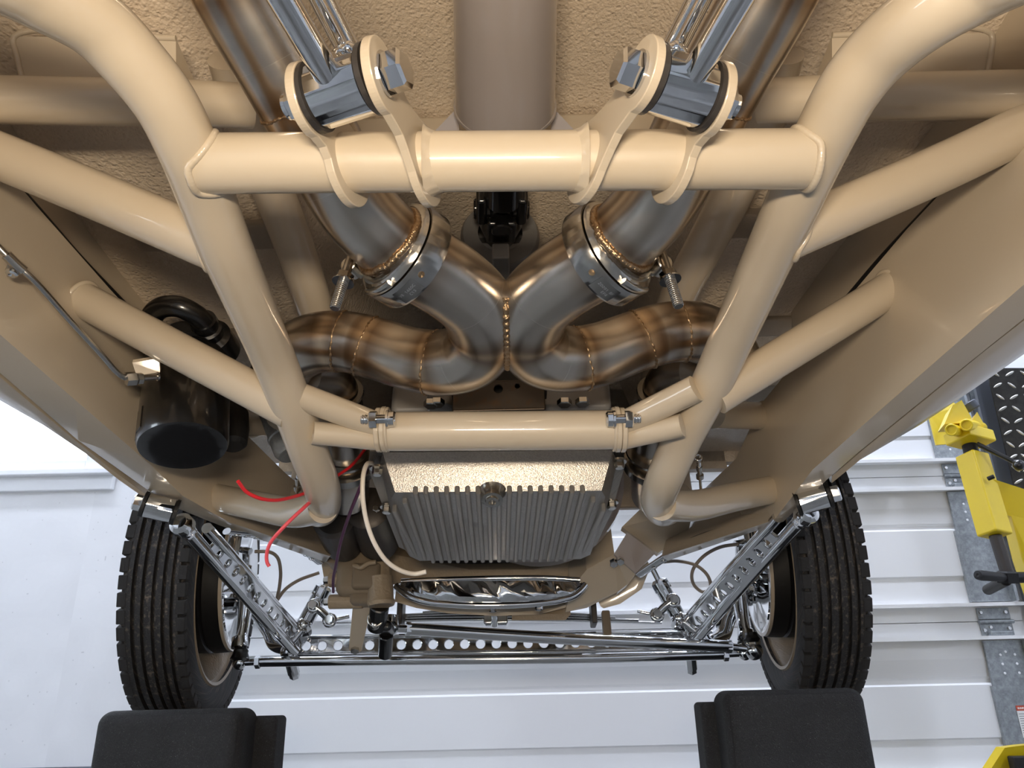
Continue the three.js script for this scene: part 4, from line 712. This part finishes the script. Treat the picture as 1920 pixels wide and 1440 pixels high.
{ // steering box
  const t = thing('steering_box', 'beige cast steering box with a pitman arm left of the chrome shield', 'steering box', at(690, 1080, 1.4));
  part('housing', [obox(at(682, 1078, 1.42), CX, CU, CF, 0.085, 0.09, 0.09, 0.014), turn(at(712, 1138, 1.36), at(712, 1060, 1.4).sub(at(712, 1138, 1.36)), [[0, 0], [0, 0.018], [0.004, 0.021], [0.075, 0.021], [0.075, 0]], 30), obox(at(690, 1120, 1.385), CX, CU, CF, 0.06, 0.03, 0.04, 0.008), obox(at(688, 1082, 1.375), CX, CU, CF, 0.05, 0.046, 0.03, 0.007), sweep([[664, 1060, 1.37], [678, 1064, 1.36], [690, 1056, 1.36], [705, 1054, 1.36]], 0.0045, { n: 20, k: 10 }), turn(at(715, 1136, 1.355), at(714, 1100, 1.37).sub(at(715, 1136, 1.355)), [[0, 0.012], [0, 0.0225], [0.006, 0.025], [0.012, 0.022], [0.05, 0.022], [0.05, 0]], 30), obox(at(668, 1048, 1.43), CX, CU, CF, 0.1, 0.03, 0.06, 0.008)], M.cast, t);
  for (const y of [1087, 1128]) { const p = at(640, y, 1.39); const b = part('side_boss', rod(p.clone().add(V(-0.022, 0, 0)), p.clone().add(V(0.04, 0, 0)), 0.013), M.cast, t); part('bolt', hex(p.clone().add(V(-0.02, 0, 0)), V(-1, 0, 0), 0.0065, 0.012), M.steel, b); }
  const a = at(678, 1142, 1.40), b = at(667, 1212, 1.46), e = b.clone().sub(a), Ln = e.length(), y = e.normalize(), z = CAM.clone().sub(a).addScaledVector(y, -CAM.clone().sub(a).dot(y)).normalize(), x = y.clone().cross(z);
  const s = new THREE.Shape(); s.moveTo(-0.0165, -0.02); s.lineTo(0.0165, -0.02); s.lineTo(0.0125, Ln); s.absarc(0, Ln, 0.0125, 0, Math.PI, false); s.lineTo(-0.0165, -0.02);
  const arm = part('support_arm', extrude(s, 0.012, a, x, y, z), M.paint, t);
  part('bolt', hex(b.clone().addScaledVector(z, 0.006), z, 0.0085, 0.007), M.steel, arm);
  const q = at(702, 1150, 1.39);
  part('pitman_arm', [rod(at(712, 1136, 1.37), at(706, 1178, 1.39), 0.017), obox(at(722, 1178, 1.4), CX, CU, CF, 0.03, 0.02, 0.05, 0.008), rod(at(724, 1190, 1.41), at(722, 1228, 1.44), 0.013)], M.black, t);
  part('pitman_nut', [ringAt(at(704, 1160, 1.372), CF, 0.013, 0.0025), ball(at(703, 1172, 1.372), 0.009)], M.steel, t);
}
// ------------------------------------------------------------ front suspension
{
  const t = thing('front_axle', 'chrome drilled I-beam front axle spanning between the wheels', 'axle', at(940, 1208, 1.6));
  const A = at(548, 1212, 1.605), B = at(1336, 1203, 1.605), x = B.clone().sub(A), Ln = x.length(); x.normalize();
  const z = CAM.clone().sub(A.clone().lerp(B, 0.5)); z.addScaledVector(x, -z.dot(x)).normalize(); const tilt = z.clone().applyAxisAngle(x, -0.18), y = tilt.clone().cross(x);
  const s = new THREE.Shape(); s.moveTo(0, -0.014); s.lineTo(Ln, -0.014); s.lineTo(Ln, 0.014); s.lineTo(0, 0.014);
  for (let u = 0.03; u < Ln - 0.02; u += 0.033) { const h = new THREE.Path(); h.absarc(u, 0, 0.0092, 0, Math.PI * 2, false); s.holes.push(h); }
  part('drilled_web', extrude(s, 0.008, A, x, y, tilt, 0.0015, 12), M.chrome, t);
  for (const k of [-1, 1]) part('beam_flange', sweep([A.clone().addScaledVector(y, 0.018 * k), B.clone().addScaledVector(y, 0.018 * k)], 0.0072, { n: 4, k: 20, flatA: 0.7, flatB: 1.5, hint: y }), M.chrome, t);
  for (const l of [[[556, 1212, 1.605], [520, 1206, 1.62], [508, 1180, 1.64], [478, 1140, 1.655], [446, 1116, 1.66], [405, 1108, 1.66]], [[1330, 1203, 1.605], [1352, 1190, 1.62], [1362, 1160, 1.64], [1385, 1125, 1.655], [1420, 1100, 1.66], [1450, 1095, 1.66]]])
    part('swept_end', sweep(l, [0.017, 0.019, 0.02, 0.018, 0.018, 0.018], { n: 50, k: 24 }), M.chrome, t);
  for (const [p, q] of [[[541, 1222, 1.575], [551, 1262, 1.6]], [[1293, 1210, 1.575], [1297, 1252, 1.6]]]) part('spring_perch', [rod(at(...p), at(...q), 0.0125), hex(at(...q), at(...q).sub(at(...p)), 0.0105, 0.012), ball(p, 0.017)], M.chrome, t);
}
function radiusRod(L) {
  const lo = L ? [[348, 992, 1.145], [448, 1105, 1.34], [552, 1220, 1.575]] : [[1505, 972, 1.145], [1405, 1082, 1.34], [1300, 1204, 1.575]];
  const hi = L ? [[388, 990, 1.18], [472, 1084, 1.36], [560, 1183, 1.585]] : [[1458, 970, 1.18], [1372, 1064, 1.36], [1288, 1160, 1.585]];
  const t = thing('radius_rod', `chrome drilled radius rod running forward from the ${L ? 'left' : 'right'} side rail to the axle`, 'suspension rod', at(...lo[1]));
  part('lower_bar', sweep(lo, 0.0108, { n: 30, k: 24 }), M.chrome, t);
  part('upper_bar', sweep(hi, 0.0085, { n: 30, k: 24 }), M.chrome, t);
  // drilled web between the bars
  const a = at(...lo[0]).lerp(at(...hi[0]), 0.5), b = at(...lo[2]).lerp(at(...hi[2]), 0.5), x = b.clone().sub(a), Ln = x.length(); x.normalize();
  const yv = at(...hi[1]).sub(at(...lo[1])); yv.addScaledVector(x, -yv.dot(x)); const hw = yv.length() / 2; const y = yv.normalize(), z = x.clone().cross(y);
  const s = new THREE.Shape(); s.moveTo(0.06, -hw); s.lineTo(Ln, -hw); s.lineTo(Ln, hw); s.lineTo(0.06, hw);
  for (let u = 0.09; u < Ln - 0.02; u += 0.036) { const h = new THREE.Path(); h.absarc(u, 0, Math.min(0.0105, hw * 0.62), 0, Math.PI * 2, false); s.holes.push(h); }
  const w = part('drilled_web', extrude(s, 0.006, a, x, y, z, 0.001, 12), M.chrome, t);
  const rg = []; for (let u = 0.09; u < Ln - 0.02; u += 0.036) rg.push(ringAt(a.clone().addScaledVector(x, u), z, Math.min(0.0108, hw * 0.64), 0.003, 18, 8));
  part('dimple_rings', rg, M.chrome, w);
  const c = L ? [[265, 944, 1.09], [334, 962, 1.105]] : [[1490, 945, 1.105], [1560, 927, 1.09]];
  const p = at(...c[0]), q = at(...c[1]), A = q.clone().sub(p), D = A.length(); A.normalize();
  part('bushing_barrel', turn(p, A, [[0.006, 0], [0.006, 0.016], [0.0075, 0.0175], [D - 0.0075, 0.0175], [D - 0.006, 0.016], [D - 0.006, 0]], 32), M.chrome, t);
  for (const s0 of [0.0015, D - 0.006]) part('rubber_bushing', turn(p.clone().addScaledVector(A, s0), A, [[0, 0], [0, 0.0185], [0.0045, 0.0185], [0.0045, 0]], 28), M.blackSoft, t);
  const out = L ? p : q, od = L ? A.clone().negate() : A;
  part('pivot_bolt', hex(out, od, 0.0115, 0.011), M.chrome, t);
  part('clevis', [turn(at(...(L ? [336, 978, 1.125] : [1518, 958, 1.125])), at(...lo[1]).sub(at(...lo[0])), [[0, 0], [0, 0.010], [0.005, 0.0165], [0.018, 0.0175], [0.03, 0.0125], [0.04, 0.0115], [0.04, 0]], 28)], M.chrome, t);
  part('axle_batwing', [obox(at(...lo[2]).lerp(at(...hi[2]), 0.5), x, y, z, 0.05, 0.05, 0.02, 0.007), rod(at(...lo[2]).addScaledVector(y, -0.014), at(...hi[2]).addScaledVector(y, 0.012), 0.010), ball(hi[2], 0.0125)], M.chrome, t);
}
radiusRod(true); radiusRod(false);
function ballJoint(t, p, dir, r = 0.014) {
  part('ball_joint', [ball(p, r), turn(p, dir, [[0, 0], [0, r * 0.85], [r * 1.3, r * 0.9], [r * 1.35, 0]], 24)], M.chrome, t);
}
{
  const t = thing('tie_rod', 'long chrome tie rod running across in front of the wheel axle line', 'steering rod', at(940, 1238, 1.51));
  part('tube', sweep([[482, 1241, 1.51], [720, 1238, 1.505], [1100, 1234, 1.505], [1362, 1227, 1.51]], 0.0096, { n: 30, k: 28 }), M.chrome, t);
  for (const [a, b] of [[[449, 1243, 1.51], [483, 1241, 1.51]], [[1396, 1225, 1.51], [1361, 1227, 1.51]]]) { part('threaded_end', rod(at(...a), at(...b), 0.0062), M.chrome, t); part('jam_nut', hex(at(...b).lerp(at(...a), 0.1), at(...b).sub(at(...a)), 0.0128, 0.01), M.chrome, t); ballJoint(t, at(...a), CU, 0.0135); }
}
{
  const t = thing('drag_link', 'chrome drag link slanting from the steering box arm to the right wheel', 'steering rod', at(1080, 1195, 1.5));
  part('tube', sweep([[764, 1179, 1.44], [1000, 1194, 1.47], [1370, 1212, 1.50]], 0.0112, { n: 24, k: 28 }), M.chrome, t);
  for (const [a, b] of [[[728, 1177, 1.43], [766, 1179, 1.44]], [[1413, 1218, 1.50], [1366, 1212, 1.50]]]) { part('threaded_end', rod(at(...a), at(...b), 0.0072), M.chrome, t); part('jam_nut', hex(at(...b).lerp(at(...a), 0.12), at(...b).sub(at(...a)), 0.0125, 0.01), M.chrome, t); }
  ballJoint(t, at(1413, 1220, 1.5), CU, 0.018); ballJoint(t, at(732, 1176, 1.43), CU, 0.016);
  part('dust_boot', turn(at(1411, 1205, 1.5), CU, [[0, 0.011], [0.006, 0.016], [0.012, 0.013], [0.018, 0.012], [0.018, 0]], 24), M.black, t);
}
{
  const t = thing('leaf_spring', 'chrome transverse leaf spring stacked above the axle at the nose', 'leaf spring', at(940, 1160, 1.63));
  for (let i = 0; i < 5; i++) { const k = 1 - i * 0.14, y = 1163 - i * 5, lr = (u) => [930 + (u - 0.5) * 620 * k, y - 14 * (1 - (2 * u - 1) ** 2) * 0.4 + 6, 1.64];
    part('leaf', sweep([0, 0.25, 0.5, 0.75, 1].map(lr), 0.0105, { n: 40, k: 14, flatA: 0.25, hint: CU }), M.chrome, t); }
  part('leaf_clamp', [obox(at(1112, 1148, 1.62), CX, CU, CF, 0.012, 0.055, 0.05, 0.003), obox(at(752, 1150, 1.62), CX, CU, CF, 0.012, 0.055, 0.05, 0.003)], M.iron, t);
  part('centre_bolt', [obox(at(930, 1152, 1.61), CX, CU, CF, 0.05, 0.05, 0.05, 0.004), rod(at(927, 1150, 1.56), at(927, 1172, 1.58), 0.007)], M.chrome, t);
}
for (const L of [true, false]) { // spring shackle links
  const m = (l) => L ? l : mir(l, 1850, -10);
  const t = thing('spring_shackle', `short chrome spring shackle beside the ${L ? 'left' : 'right'} shock absorber`, 'shackle', at(...m([[610, 1152, 1.58]])[0]));
  part('link', sweep(m([[588, 1136, 1.58], [604, 1148, 1.58], [618, 1163, 1.58]]), 0.0085, { n: 12, k: 18 }), M.chrome, t);
  for (const p of m([[588, 1136, 1.58], [618, 1163, 1.58]])) part('eye', [ringAt(at(...p), CF, 0.0105, 0.005, 24, 10), hex(at(...p).addScaledVector(CF, -0.012), CF, 0.009, 0.02)], M.chrome, t);
  part('stud', rod(at(...m([[616, 1164, 1.59]])[0]), at(...m([[655, 1156, 1.6]])[0]), 0.004), M.chrome, t);
}
for (const L of [true, false]) {
  const m = (l) => L ? l : mir(l, 1843, -12);
  const t = thing('shock_absorber', `slim chrome shock absorber leaning up from the ${L ? 'left' : 'right'} end of the axle`, 'shock absorber', at(...m([[580, 1140, 1.6]])[0]));
  part('body', sweep(m([[605, 1108, 1.62], [572, 1168, 1.6]]), 0.0165, { n: 4, k: 28 }), M.chrome, t);
  part('piston_rod', sweep(m([[620, 1078, 1.63], [604, 1110, 1.62]]), 0.006, { n: 4, k: 16 }), M.chrome, t);
  part('dust_cap', turn(at(...m([[610, 1098, 1.622]])[0]), at(...m([[572, 1168, 1.6]])[0]).sub(at(...m([[610, 1098, 1.622]])[0])), [[0, 0], [0, 0.012], [0.006, 0.0185], [0.025, 0.0185], [0.025, 0.015]], 28), M.chrome, t);
  part('lower_mount', [rod(at(...m([[580, 1182, 1.58]])[0]), at(...m([[556, 1190, 1.585]])[0]), 0.011), ball(m([[570, 1172, 1.595]])[0], 0.0175)], M.chrome, t);
}
for (const [pts, lb] of [[[[478, 1034, 1.5], [505, 1035, 1.5], [520, 1045, 1.52], [526, 1070, 1.54], [524, 1100, 1.56], [518, 1128, 1.58]], 'braided brake hose looping down beside the left radius rod'], [[[518, 1128, 1.58], [535, 1105, 1.58], [560, 1088, 1.58], [598, 1074, 1.58]], 'braided brake hose rising to the left rail horn'], [[[1385, 1020, 1.5], [1350, 1026, 1.52], [1318, 1044, 1.54], [1298, 1072, 1.56], [1302, 1098, 1.58], [1318, 1110, 1.58], [1332, 1100, 1.56], [1326, 1078, 1.55], [1305, 1060, 1.55], [1270, 1052, 1.55], [1240, 1054, 1.54]], 'braided brake hose making a full loop beside the right radius rod']])
  solo('brake_hose', lb, 'brake hose', sweep(pts, 0.0034, { n: 80, k: 12 }), M.hose, at(...pts[0]));
for (const L of [true, false]) { // spindle, steering arm and caliper bracket
  const m = (l) => L ? l : mir(l, 1848, -14);
  const t = thing('steering_knuckle', `chrome steering knuckle with arm and brake caliper inside the ${L ? 'left' : 'right'} front wheel`, 'steering knuckle', at(...m([[440, 1110, 1.6]])[0]));
  part('kingpin', [rod(at(...m([[455, 1058, 1.63]])[0]), at(...m([[452, 1150, 1.6]])[0]), 0.017), ball(m([[420, 1108, 1.62]])[0], 0.03)], M.chrome, t);
  part('steering_arm', [sweep(m([[462, 1122, 1.57], [457, 1165, 1.55], [450, 1212, 1.52]]), [0.017, 0.0135, 0.011], { n: 16, k: 22 }), turn(at(...m([[450, 1195, 1.53]])[0]), at(...m([[449, 1222, 1.515]])[0]).sub(at(...m([[450, 1195, 1.53]])[0])), [[0, 0], [0, 0.015], [0.02, 0.0165], [0.022, 0]], 22)], M.chrome, t);
  part('dust_boot', turn(at(...m([[449, 1240, 1.51]])[0]), CU, [[0, 0.012], [0.004, 0.019], [0.016, 0.014], [0.02, 0.0145], [0.026, 0.011], [0.026, 0]], 26), M.black, t);
  part('caliper', [obox(at(...m([[436, 1024, 1.6]])[0]), CX, CU, CF, 0.05, 0.07, 0.06, 0.01), rod(at(...m([[452, 1030, 1.56]])[0]), at(...m([[470, 1034, 1.55]])[0]), 0.007), rod(at(...m([[462, 1035, 1.57]])[0]), at(...m([[462, 1075, 1.59]])[0]), 0.008), turn(at(...m([[462, 1062, 1.585]])[0]), CU.clone().negate(), [[0, 0], [0, 0.013], [0.012, 0.013], [0.02, 0.01], [0.03, 0.009], [0.03, 0]], 20)], M.chrome, t);
  const bl = []; for (const [x, y] of [[418, 1075], [424, 1098], [438, 1118], [432, 1138], [444, 1134], [415, 1120]]) bl.push(hex(at(...m([[x, y, 1.58]])[0]), V(L ? 1 : -1, 0, 0.6).normalize(), 0.0085, 0.014));
  part('hub_bolt', bl, M.chrome, t);
}
// ------------------------------------------------------------ wheels
function wheelParts(t, inner) { // axis x, inner side at -x when inner = -1
  const R = 0.28, w = 0.0575, pr = [[-0.040, 0.212], [-0.052, 0.216], [-0.058, 0.23], [-w - 0.003, 0.247], [-w, 0.262], [-0.053, 0.2725]];
  const y = []; const rib = (a, b) => y.push([a, 0.271], [a + 0.0008, R], [b - 0.0008, R], [b, 0.271]);
  y.push([-0.047, 0.274]);
  for (const [a, b] of [[-0.046, -0.034], [-0.028, -0.017], [-0.012, 0.001], [0.006, 0.018], [0.023, 0.033], [0.0375, 0.047]]) rib(a, b);
  const prof = [...pr, ...y, ...pr.slice().reverse().map(([x, r]) => [-x, r])];
  const tyre = part('tyre', turn(origins.get(t), V(1, 0, 0), prof, 120, 0.5), M.tyre, t, 'black ribbed tyre');
  const proto = new RoundedBoxGeometry(0.016, 0.016, 0.0248, 1, 0.0015);
  for (const s of [-1, 1]) { const n = 58, lugs = []; for (let i = 0; i < n; i++) { const g = proto.clone(); g.translate(s * 0.0505, 0.2728, 0); g.rotateX(i / n * 6.28319 + (s > 0 ? 0.05 : 0)); const m2 = new THREE.Mesh(g, M.tyre); m2.name = 'tread_block'; m2.castShadow = m2.receiveShadow = true; tyre.add(m2); } }
  const C = origins.get(t), X = V(inner, 0, 0);
  const rim = part('rim', turn(C, X, [[0.054, 0.208], [0.056, 0.214], [0.052, 0.217], [0.045, 0.214], [0.04, 0.205], [0.02, 0.196], [-0.01, 0.19], [-0.03, 0.186], [-0.034, 0.19], [0.0, 0.2], [0.04, 0.212]], 72), M.cast, t, 'beige steel rim');
  part('wheel_disc', turn(C, X, [[-0.045, 0], [-0.045, 0.19], [-0.035, 0.188], [-0.03, 0.15], [-0.018, 0.1], [-0.018, 0]], 56), M.cast, rim);
  part('brake_drum', turn(C, X, [[-0.015, 0], [-0.015, 0.150], [0.03, 0.152], [0.04, 0.152], [0.043, 0.147], [0.048, 0.152], [0.078, 0.150], [0.078, 0]], 64), M.blackSoft, t, 'black ribbed brake drum');
  const bp = part('backing_plate', turn(C, X, [[0.0782, 0], [0.0782, 0.143], [0.084, 0.143], [0.0865, 0.138], [0.085, 0.132], [0.091, 0.06], [0.1, 0.052], [0.102, 0]], 64), M.chrome, t, 'chrome backing plate');
  part('edge_band', turn(C, X, [[0.078, 0.142], [0.078, 0.149], [0.0845, 0.149], [0.0845, 0.142]], 64), M.paint, bp);
}
const wl = thing('wheel_assembly', 'front wheel with ribbed tyre left of the axle standing on the left rubber stand', 'wheel', V(-0.672, CAM.y + 0.244, -1.665));
wheelParts(wl, 1); wl.rotation.y = rad(5.5);
const wr = thing('wheel_assembly', 'front wheel with dusty ribbed tyre right of the axle standing on the right rubber stand', 'wheel', V(0.592, CAM.y + 0.250, -1.665));
wheelParts(wr, -1); wr.rotation.y = rad(-5.5);
// ------------------------------------------------------------ wheel stands
function standGeo(x0, x1, top, z0, z1, r) { // profile in x, y with rounded upper corners and a rolled front edge
  const g = new RoundedBoxGeometry(x1 - x0, top + 0.05, z1 - z0, 6, r); boxUV(g); g.translate((x0 + x1) / 2, (top - 0.05) / 2 + 0.0, (z0 + z1) / 2);
  const p = g.attributes.position; for (let i = 0; i < p.count; i++) if (p.getY(i) < 0) p.setY(i, 0); g.computeVertexNormals(); return g;
}
for (const L of [true, false]) {
  const top = wl.position.y - 0.281 + (L ? 0 : 0.006);
  const [a, b, c] = L ? [[188, 1400, 1.27], [462, 1400, 1.27], [531, 1400, 1.35]] : [[1620, 1375, 1.27], [1356, 1375, 1.27], [1308, 1375, 1.35]];
  const xa = at(...a).x, xb = at(...b).x, xc = at(...c).x, z = -1.36;
  const t = thing('wheel_stand', `black speckled rubber-coated wheel stand under the ${L ? 'left' : 'right'} front tyre`, 'wheel stand', V((xa + xb) / 2, 0, -1.66));
  part('main_block', standGeo(L ? xa : 0.475, L ? -0.56 : xa, top, -1.97, z - 0.05, 0.014), M.stand, t);
  part('front_lip', standGeo(Math.min(xa, xb), Math.max(xa, xb), top + (L ? 0.026 : 0.03), -1.46, z, 0.022), M.stand, t);
  part('inner_step', standGeo(Math.min(xb, xc) - (L ? 0.02 : 0), Math.max(xb, xc) + (L ? 0 : 0.02), top + 0.012, -1.5, z - 0.075, 0.008), M.stand, t);
}
// ------------------------------------------------------------ yellow stand at the right
{
  const t = thing('support_stand', 'yellow telescoping support stand with a screw jack and crank handles by the garage door', 'support stand', at(1850, 1000, 2.35));
  const up = V(-0.012, 1, 0.06).normalize(), ax = V(1, 0.012, 0).normalize(), az = ax.clone().cross(up);
  const c0 = at(1822, 853, 2.32), c1 = at(1866, 1004, 2.19), cd = c0.clone().sub(c1), cl = cd.length(), cy = cd.normalize(), cx = V(0.93, 0, -0.37).addScaledVector(cy, -V(0.93, 0, -0.37).dot(cy)).normalize(), cz = cx.clone().cross(cy);
  part('square_column', obox(c0.clone().lerp(c1, 0.5), cx, cy, cz, 0.066, cl, 0.066, 0.006), M.yellow, t);
  part('jack_screw', [rod(c0, at(1815, 822, 2.34), 0.021)], M.blackSoft, t);
  part('lower_screw', [rod(c1, at(1890, 1080, 2.14), 0.017)], M.iron, t);
  part('saddle_block', [obox(at(1818, 821, 2.33), cx, cy, cz, 0.105, 0.038, 0.09, 0.005)], M.yellow, t);
  for (const [x, y, q] of [[1784, 806, 1812], [1812, 797, 1840]]) part('saddle_pin', [rod(at(x, y, 2.27), at(q, y + 5, 2.4), 0.017), ringAt(at(x, y, 2.268), at(x, y, 2.27).sub(at(q, y + 5, 2.4)), 0.015, 0.003)], M.yellow, t);
  part('saddle_head', [plate([[1771, 795, 2.3], [1786, 760, 2.32], [1803, 750, 2.33], [1822, 784, 2.31], [1815, 792, 2.3]], V(0.02, 0, -0.08)), plate([[1822, 790, 2.33], [1832, 772, 2.35], [1846, 797, 2.34], [1840, 806, 2.34]], V(0.02, 0, -0.07))], M.yellow, t);
  part('saddle_roller', rod(at(1815, 755, 2.38), at(1826, 768, 2.37), 0.022), M.charcoal, t);
  const lv = part('jack_lever', rod(at(1832, 832, 2.3), at(1905, 868, 2.22), 0.007), M.black, t); part('lever_knob', ball([1910, 872, 2.215], 0.0165), M.black, lv);
  part('side_beam', [plate([[1852, 902, 2.25], [1862, 898, 2.25], [1985, 938, 2.25], [1985, 1000, 2.25], [1878, 962, 2.25]], V(0.01, 0, -0.07)), plate([[1895, 965, 2.25], [1985, 990, 2.25], [1990, 1180, 2.2], [1940, 1120, 2.22], [1915, 1045, 2.24]], V(0.01, 0, -0.06))], M.yellow, t);
  part('beam_screw', rod(at(1852, 898, 2.23), at(1864, 893, 2.22), 0.006), M.blackSoft, t);
  const h = part('crank_hub', hex(at(1890, 1093, 2.13), at(1888, 1074, 2.135).sub(at(1890, 1093, 2.13)), 0.03, 0.032), M.blackSoft, t);
  part('crank_handle', [turn(at(1884, 1083, 2.12), at(1818, 1077, 2.06).sub(at(1884, 1083, 2.12)), [[0, 0], [0, 0.01], [0.02, 0.012], [0.05, 0.013], [0.1, 0.014], [0.114, 0.012], [0.115, 0.005], [0.112, 0]], 20), rod(at(1890, 1083, 2.13), at(1985, 1082, 2.15), 0.015), rod(at(1886, 1088, 2.13), at(1852, 1106, 2.3), 0.015)], M.blackSoft, h);
  const z = 2.02, br = [[1858, 1442], [1884, 1402], [1915, 1398], [2000, 1390], [2000, 1620], [1850, 1620]].map(([x, y]) => at(x, y, z));
  part('foot_plate', plate(br, V(0, 0, -0.04)), M.yellow, t);
  part('foot_block', obox(at(1935, 1441, z - 0.03), CX, V(0, 1, 0), V(0, 0, 1), 0.1, 0.06, 0.03, 0.004), M.dark, t);
}
{
  const t = thing('yellow_sheet', 'faded yellow plastic sheet hanging behind the support stand saddle', 'sheet', at(1765, 800, 2.62));
  part('sheet', plate([[1742, 778, 2.66], [1772, 745, 2.68], [1800, 762, 2.66], [1783, 832, 2.62], [1756, 834, 2.62]], V(0, 0, -0.008)), M.yellow, t);
  part('hanging_rod', rod(at(1770, 790, 2.66), at(1815, 792, 2.4), 0.006), M.yellow, t);
}
{
  const t = thing('steel_post', 'dark blue grey steel post leaning behind the yellow stand', 'post', at(1860, 860, 2.6));
  part('post', plate([[1828, 722, 2.64], [1856, 706, 2.66], [1912, 925, 2.55], [1935, 1010, 2.5], [1896, 1010, 2.5], [1880, 945, 2.53]], V(0.01, 0, -0.03)), M.charcoal, t);
  part('edge_strip', plate([[1856, 706, 2.66], [1862, 702, 2.66], [1942, 1010, 2.5], [1935, 1010, 2.5]], V(0.005, 0, -0.05)), M.charcoal, t);
}
{ // diamond plate sheet
  const t = thing('diamond_plate', 'worn diamond tread plate sheet standing at the right edge', 'tread plate', at(1900, 850, 2.5));
  const C = P3([[1850, 690, 2.62], [1990, 690, 2.55], [2010, 1010, 2.42], [1925, 1010, 2.46]]);
  part('sheet', plate(C, V(0, 0, -0.006)), M.plateSteel, t);
  const n = C[1].clone().sub(C[0]).cross(C[3].clone().sub(C[0])).normalize(); if (n.z < 0) n.negate();
  for (let i = 0; i < 14; i++) for (let j = 0; j < 5; j++) { const u = (j + 0.5) / 5, v = (i + 0.5) / 14; const p = C[0].clone().lerp(C[1], u).lerp(C[3].clone().lerp(C[2], u), v); const e = C[1].clone().sub(C[0]).normalize(), f = n.clone().cross(e); const d = (i + j) % 2 ? 0.6 : -0.7; const x = e.clone().multiplyScalar(Math.cos(d)).addScaledVector(f, Math.sin(d)), y = n.clone().cross(x); const g = new THREE.SphereGeometry(1, 10, 6); g.scale(0.016, 0.0045, 0.003); g.applyMatrix4(new THREE.Matrix4().makeBasis(x, y, n).setPosition(p)); part('tread_lug', g, M.lug, t); }
}

renderer.render(scene, camera);
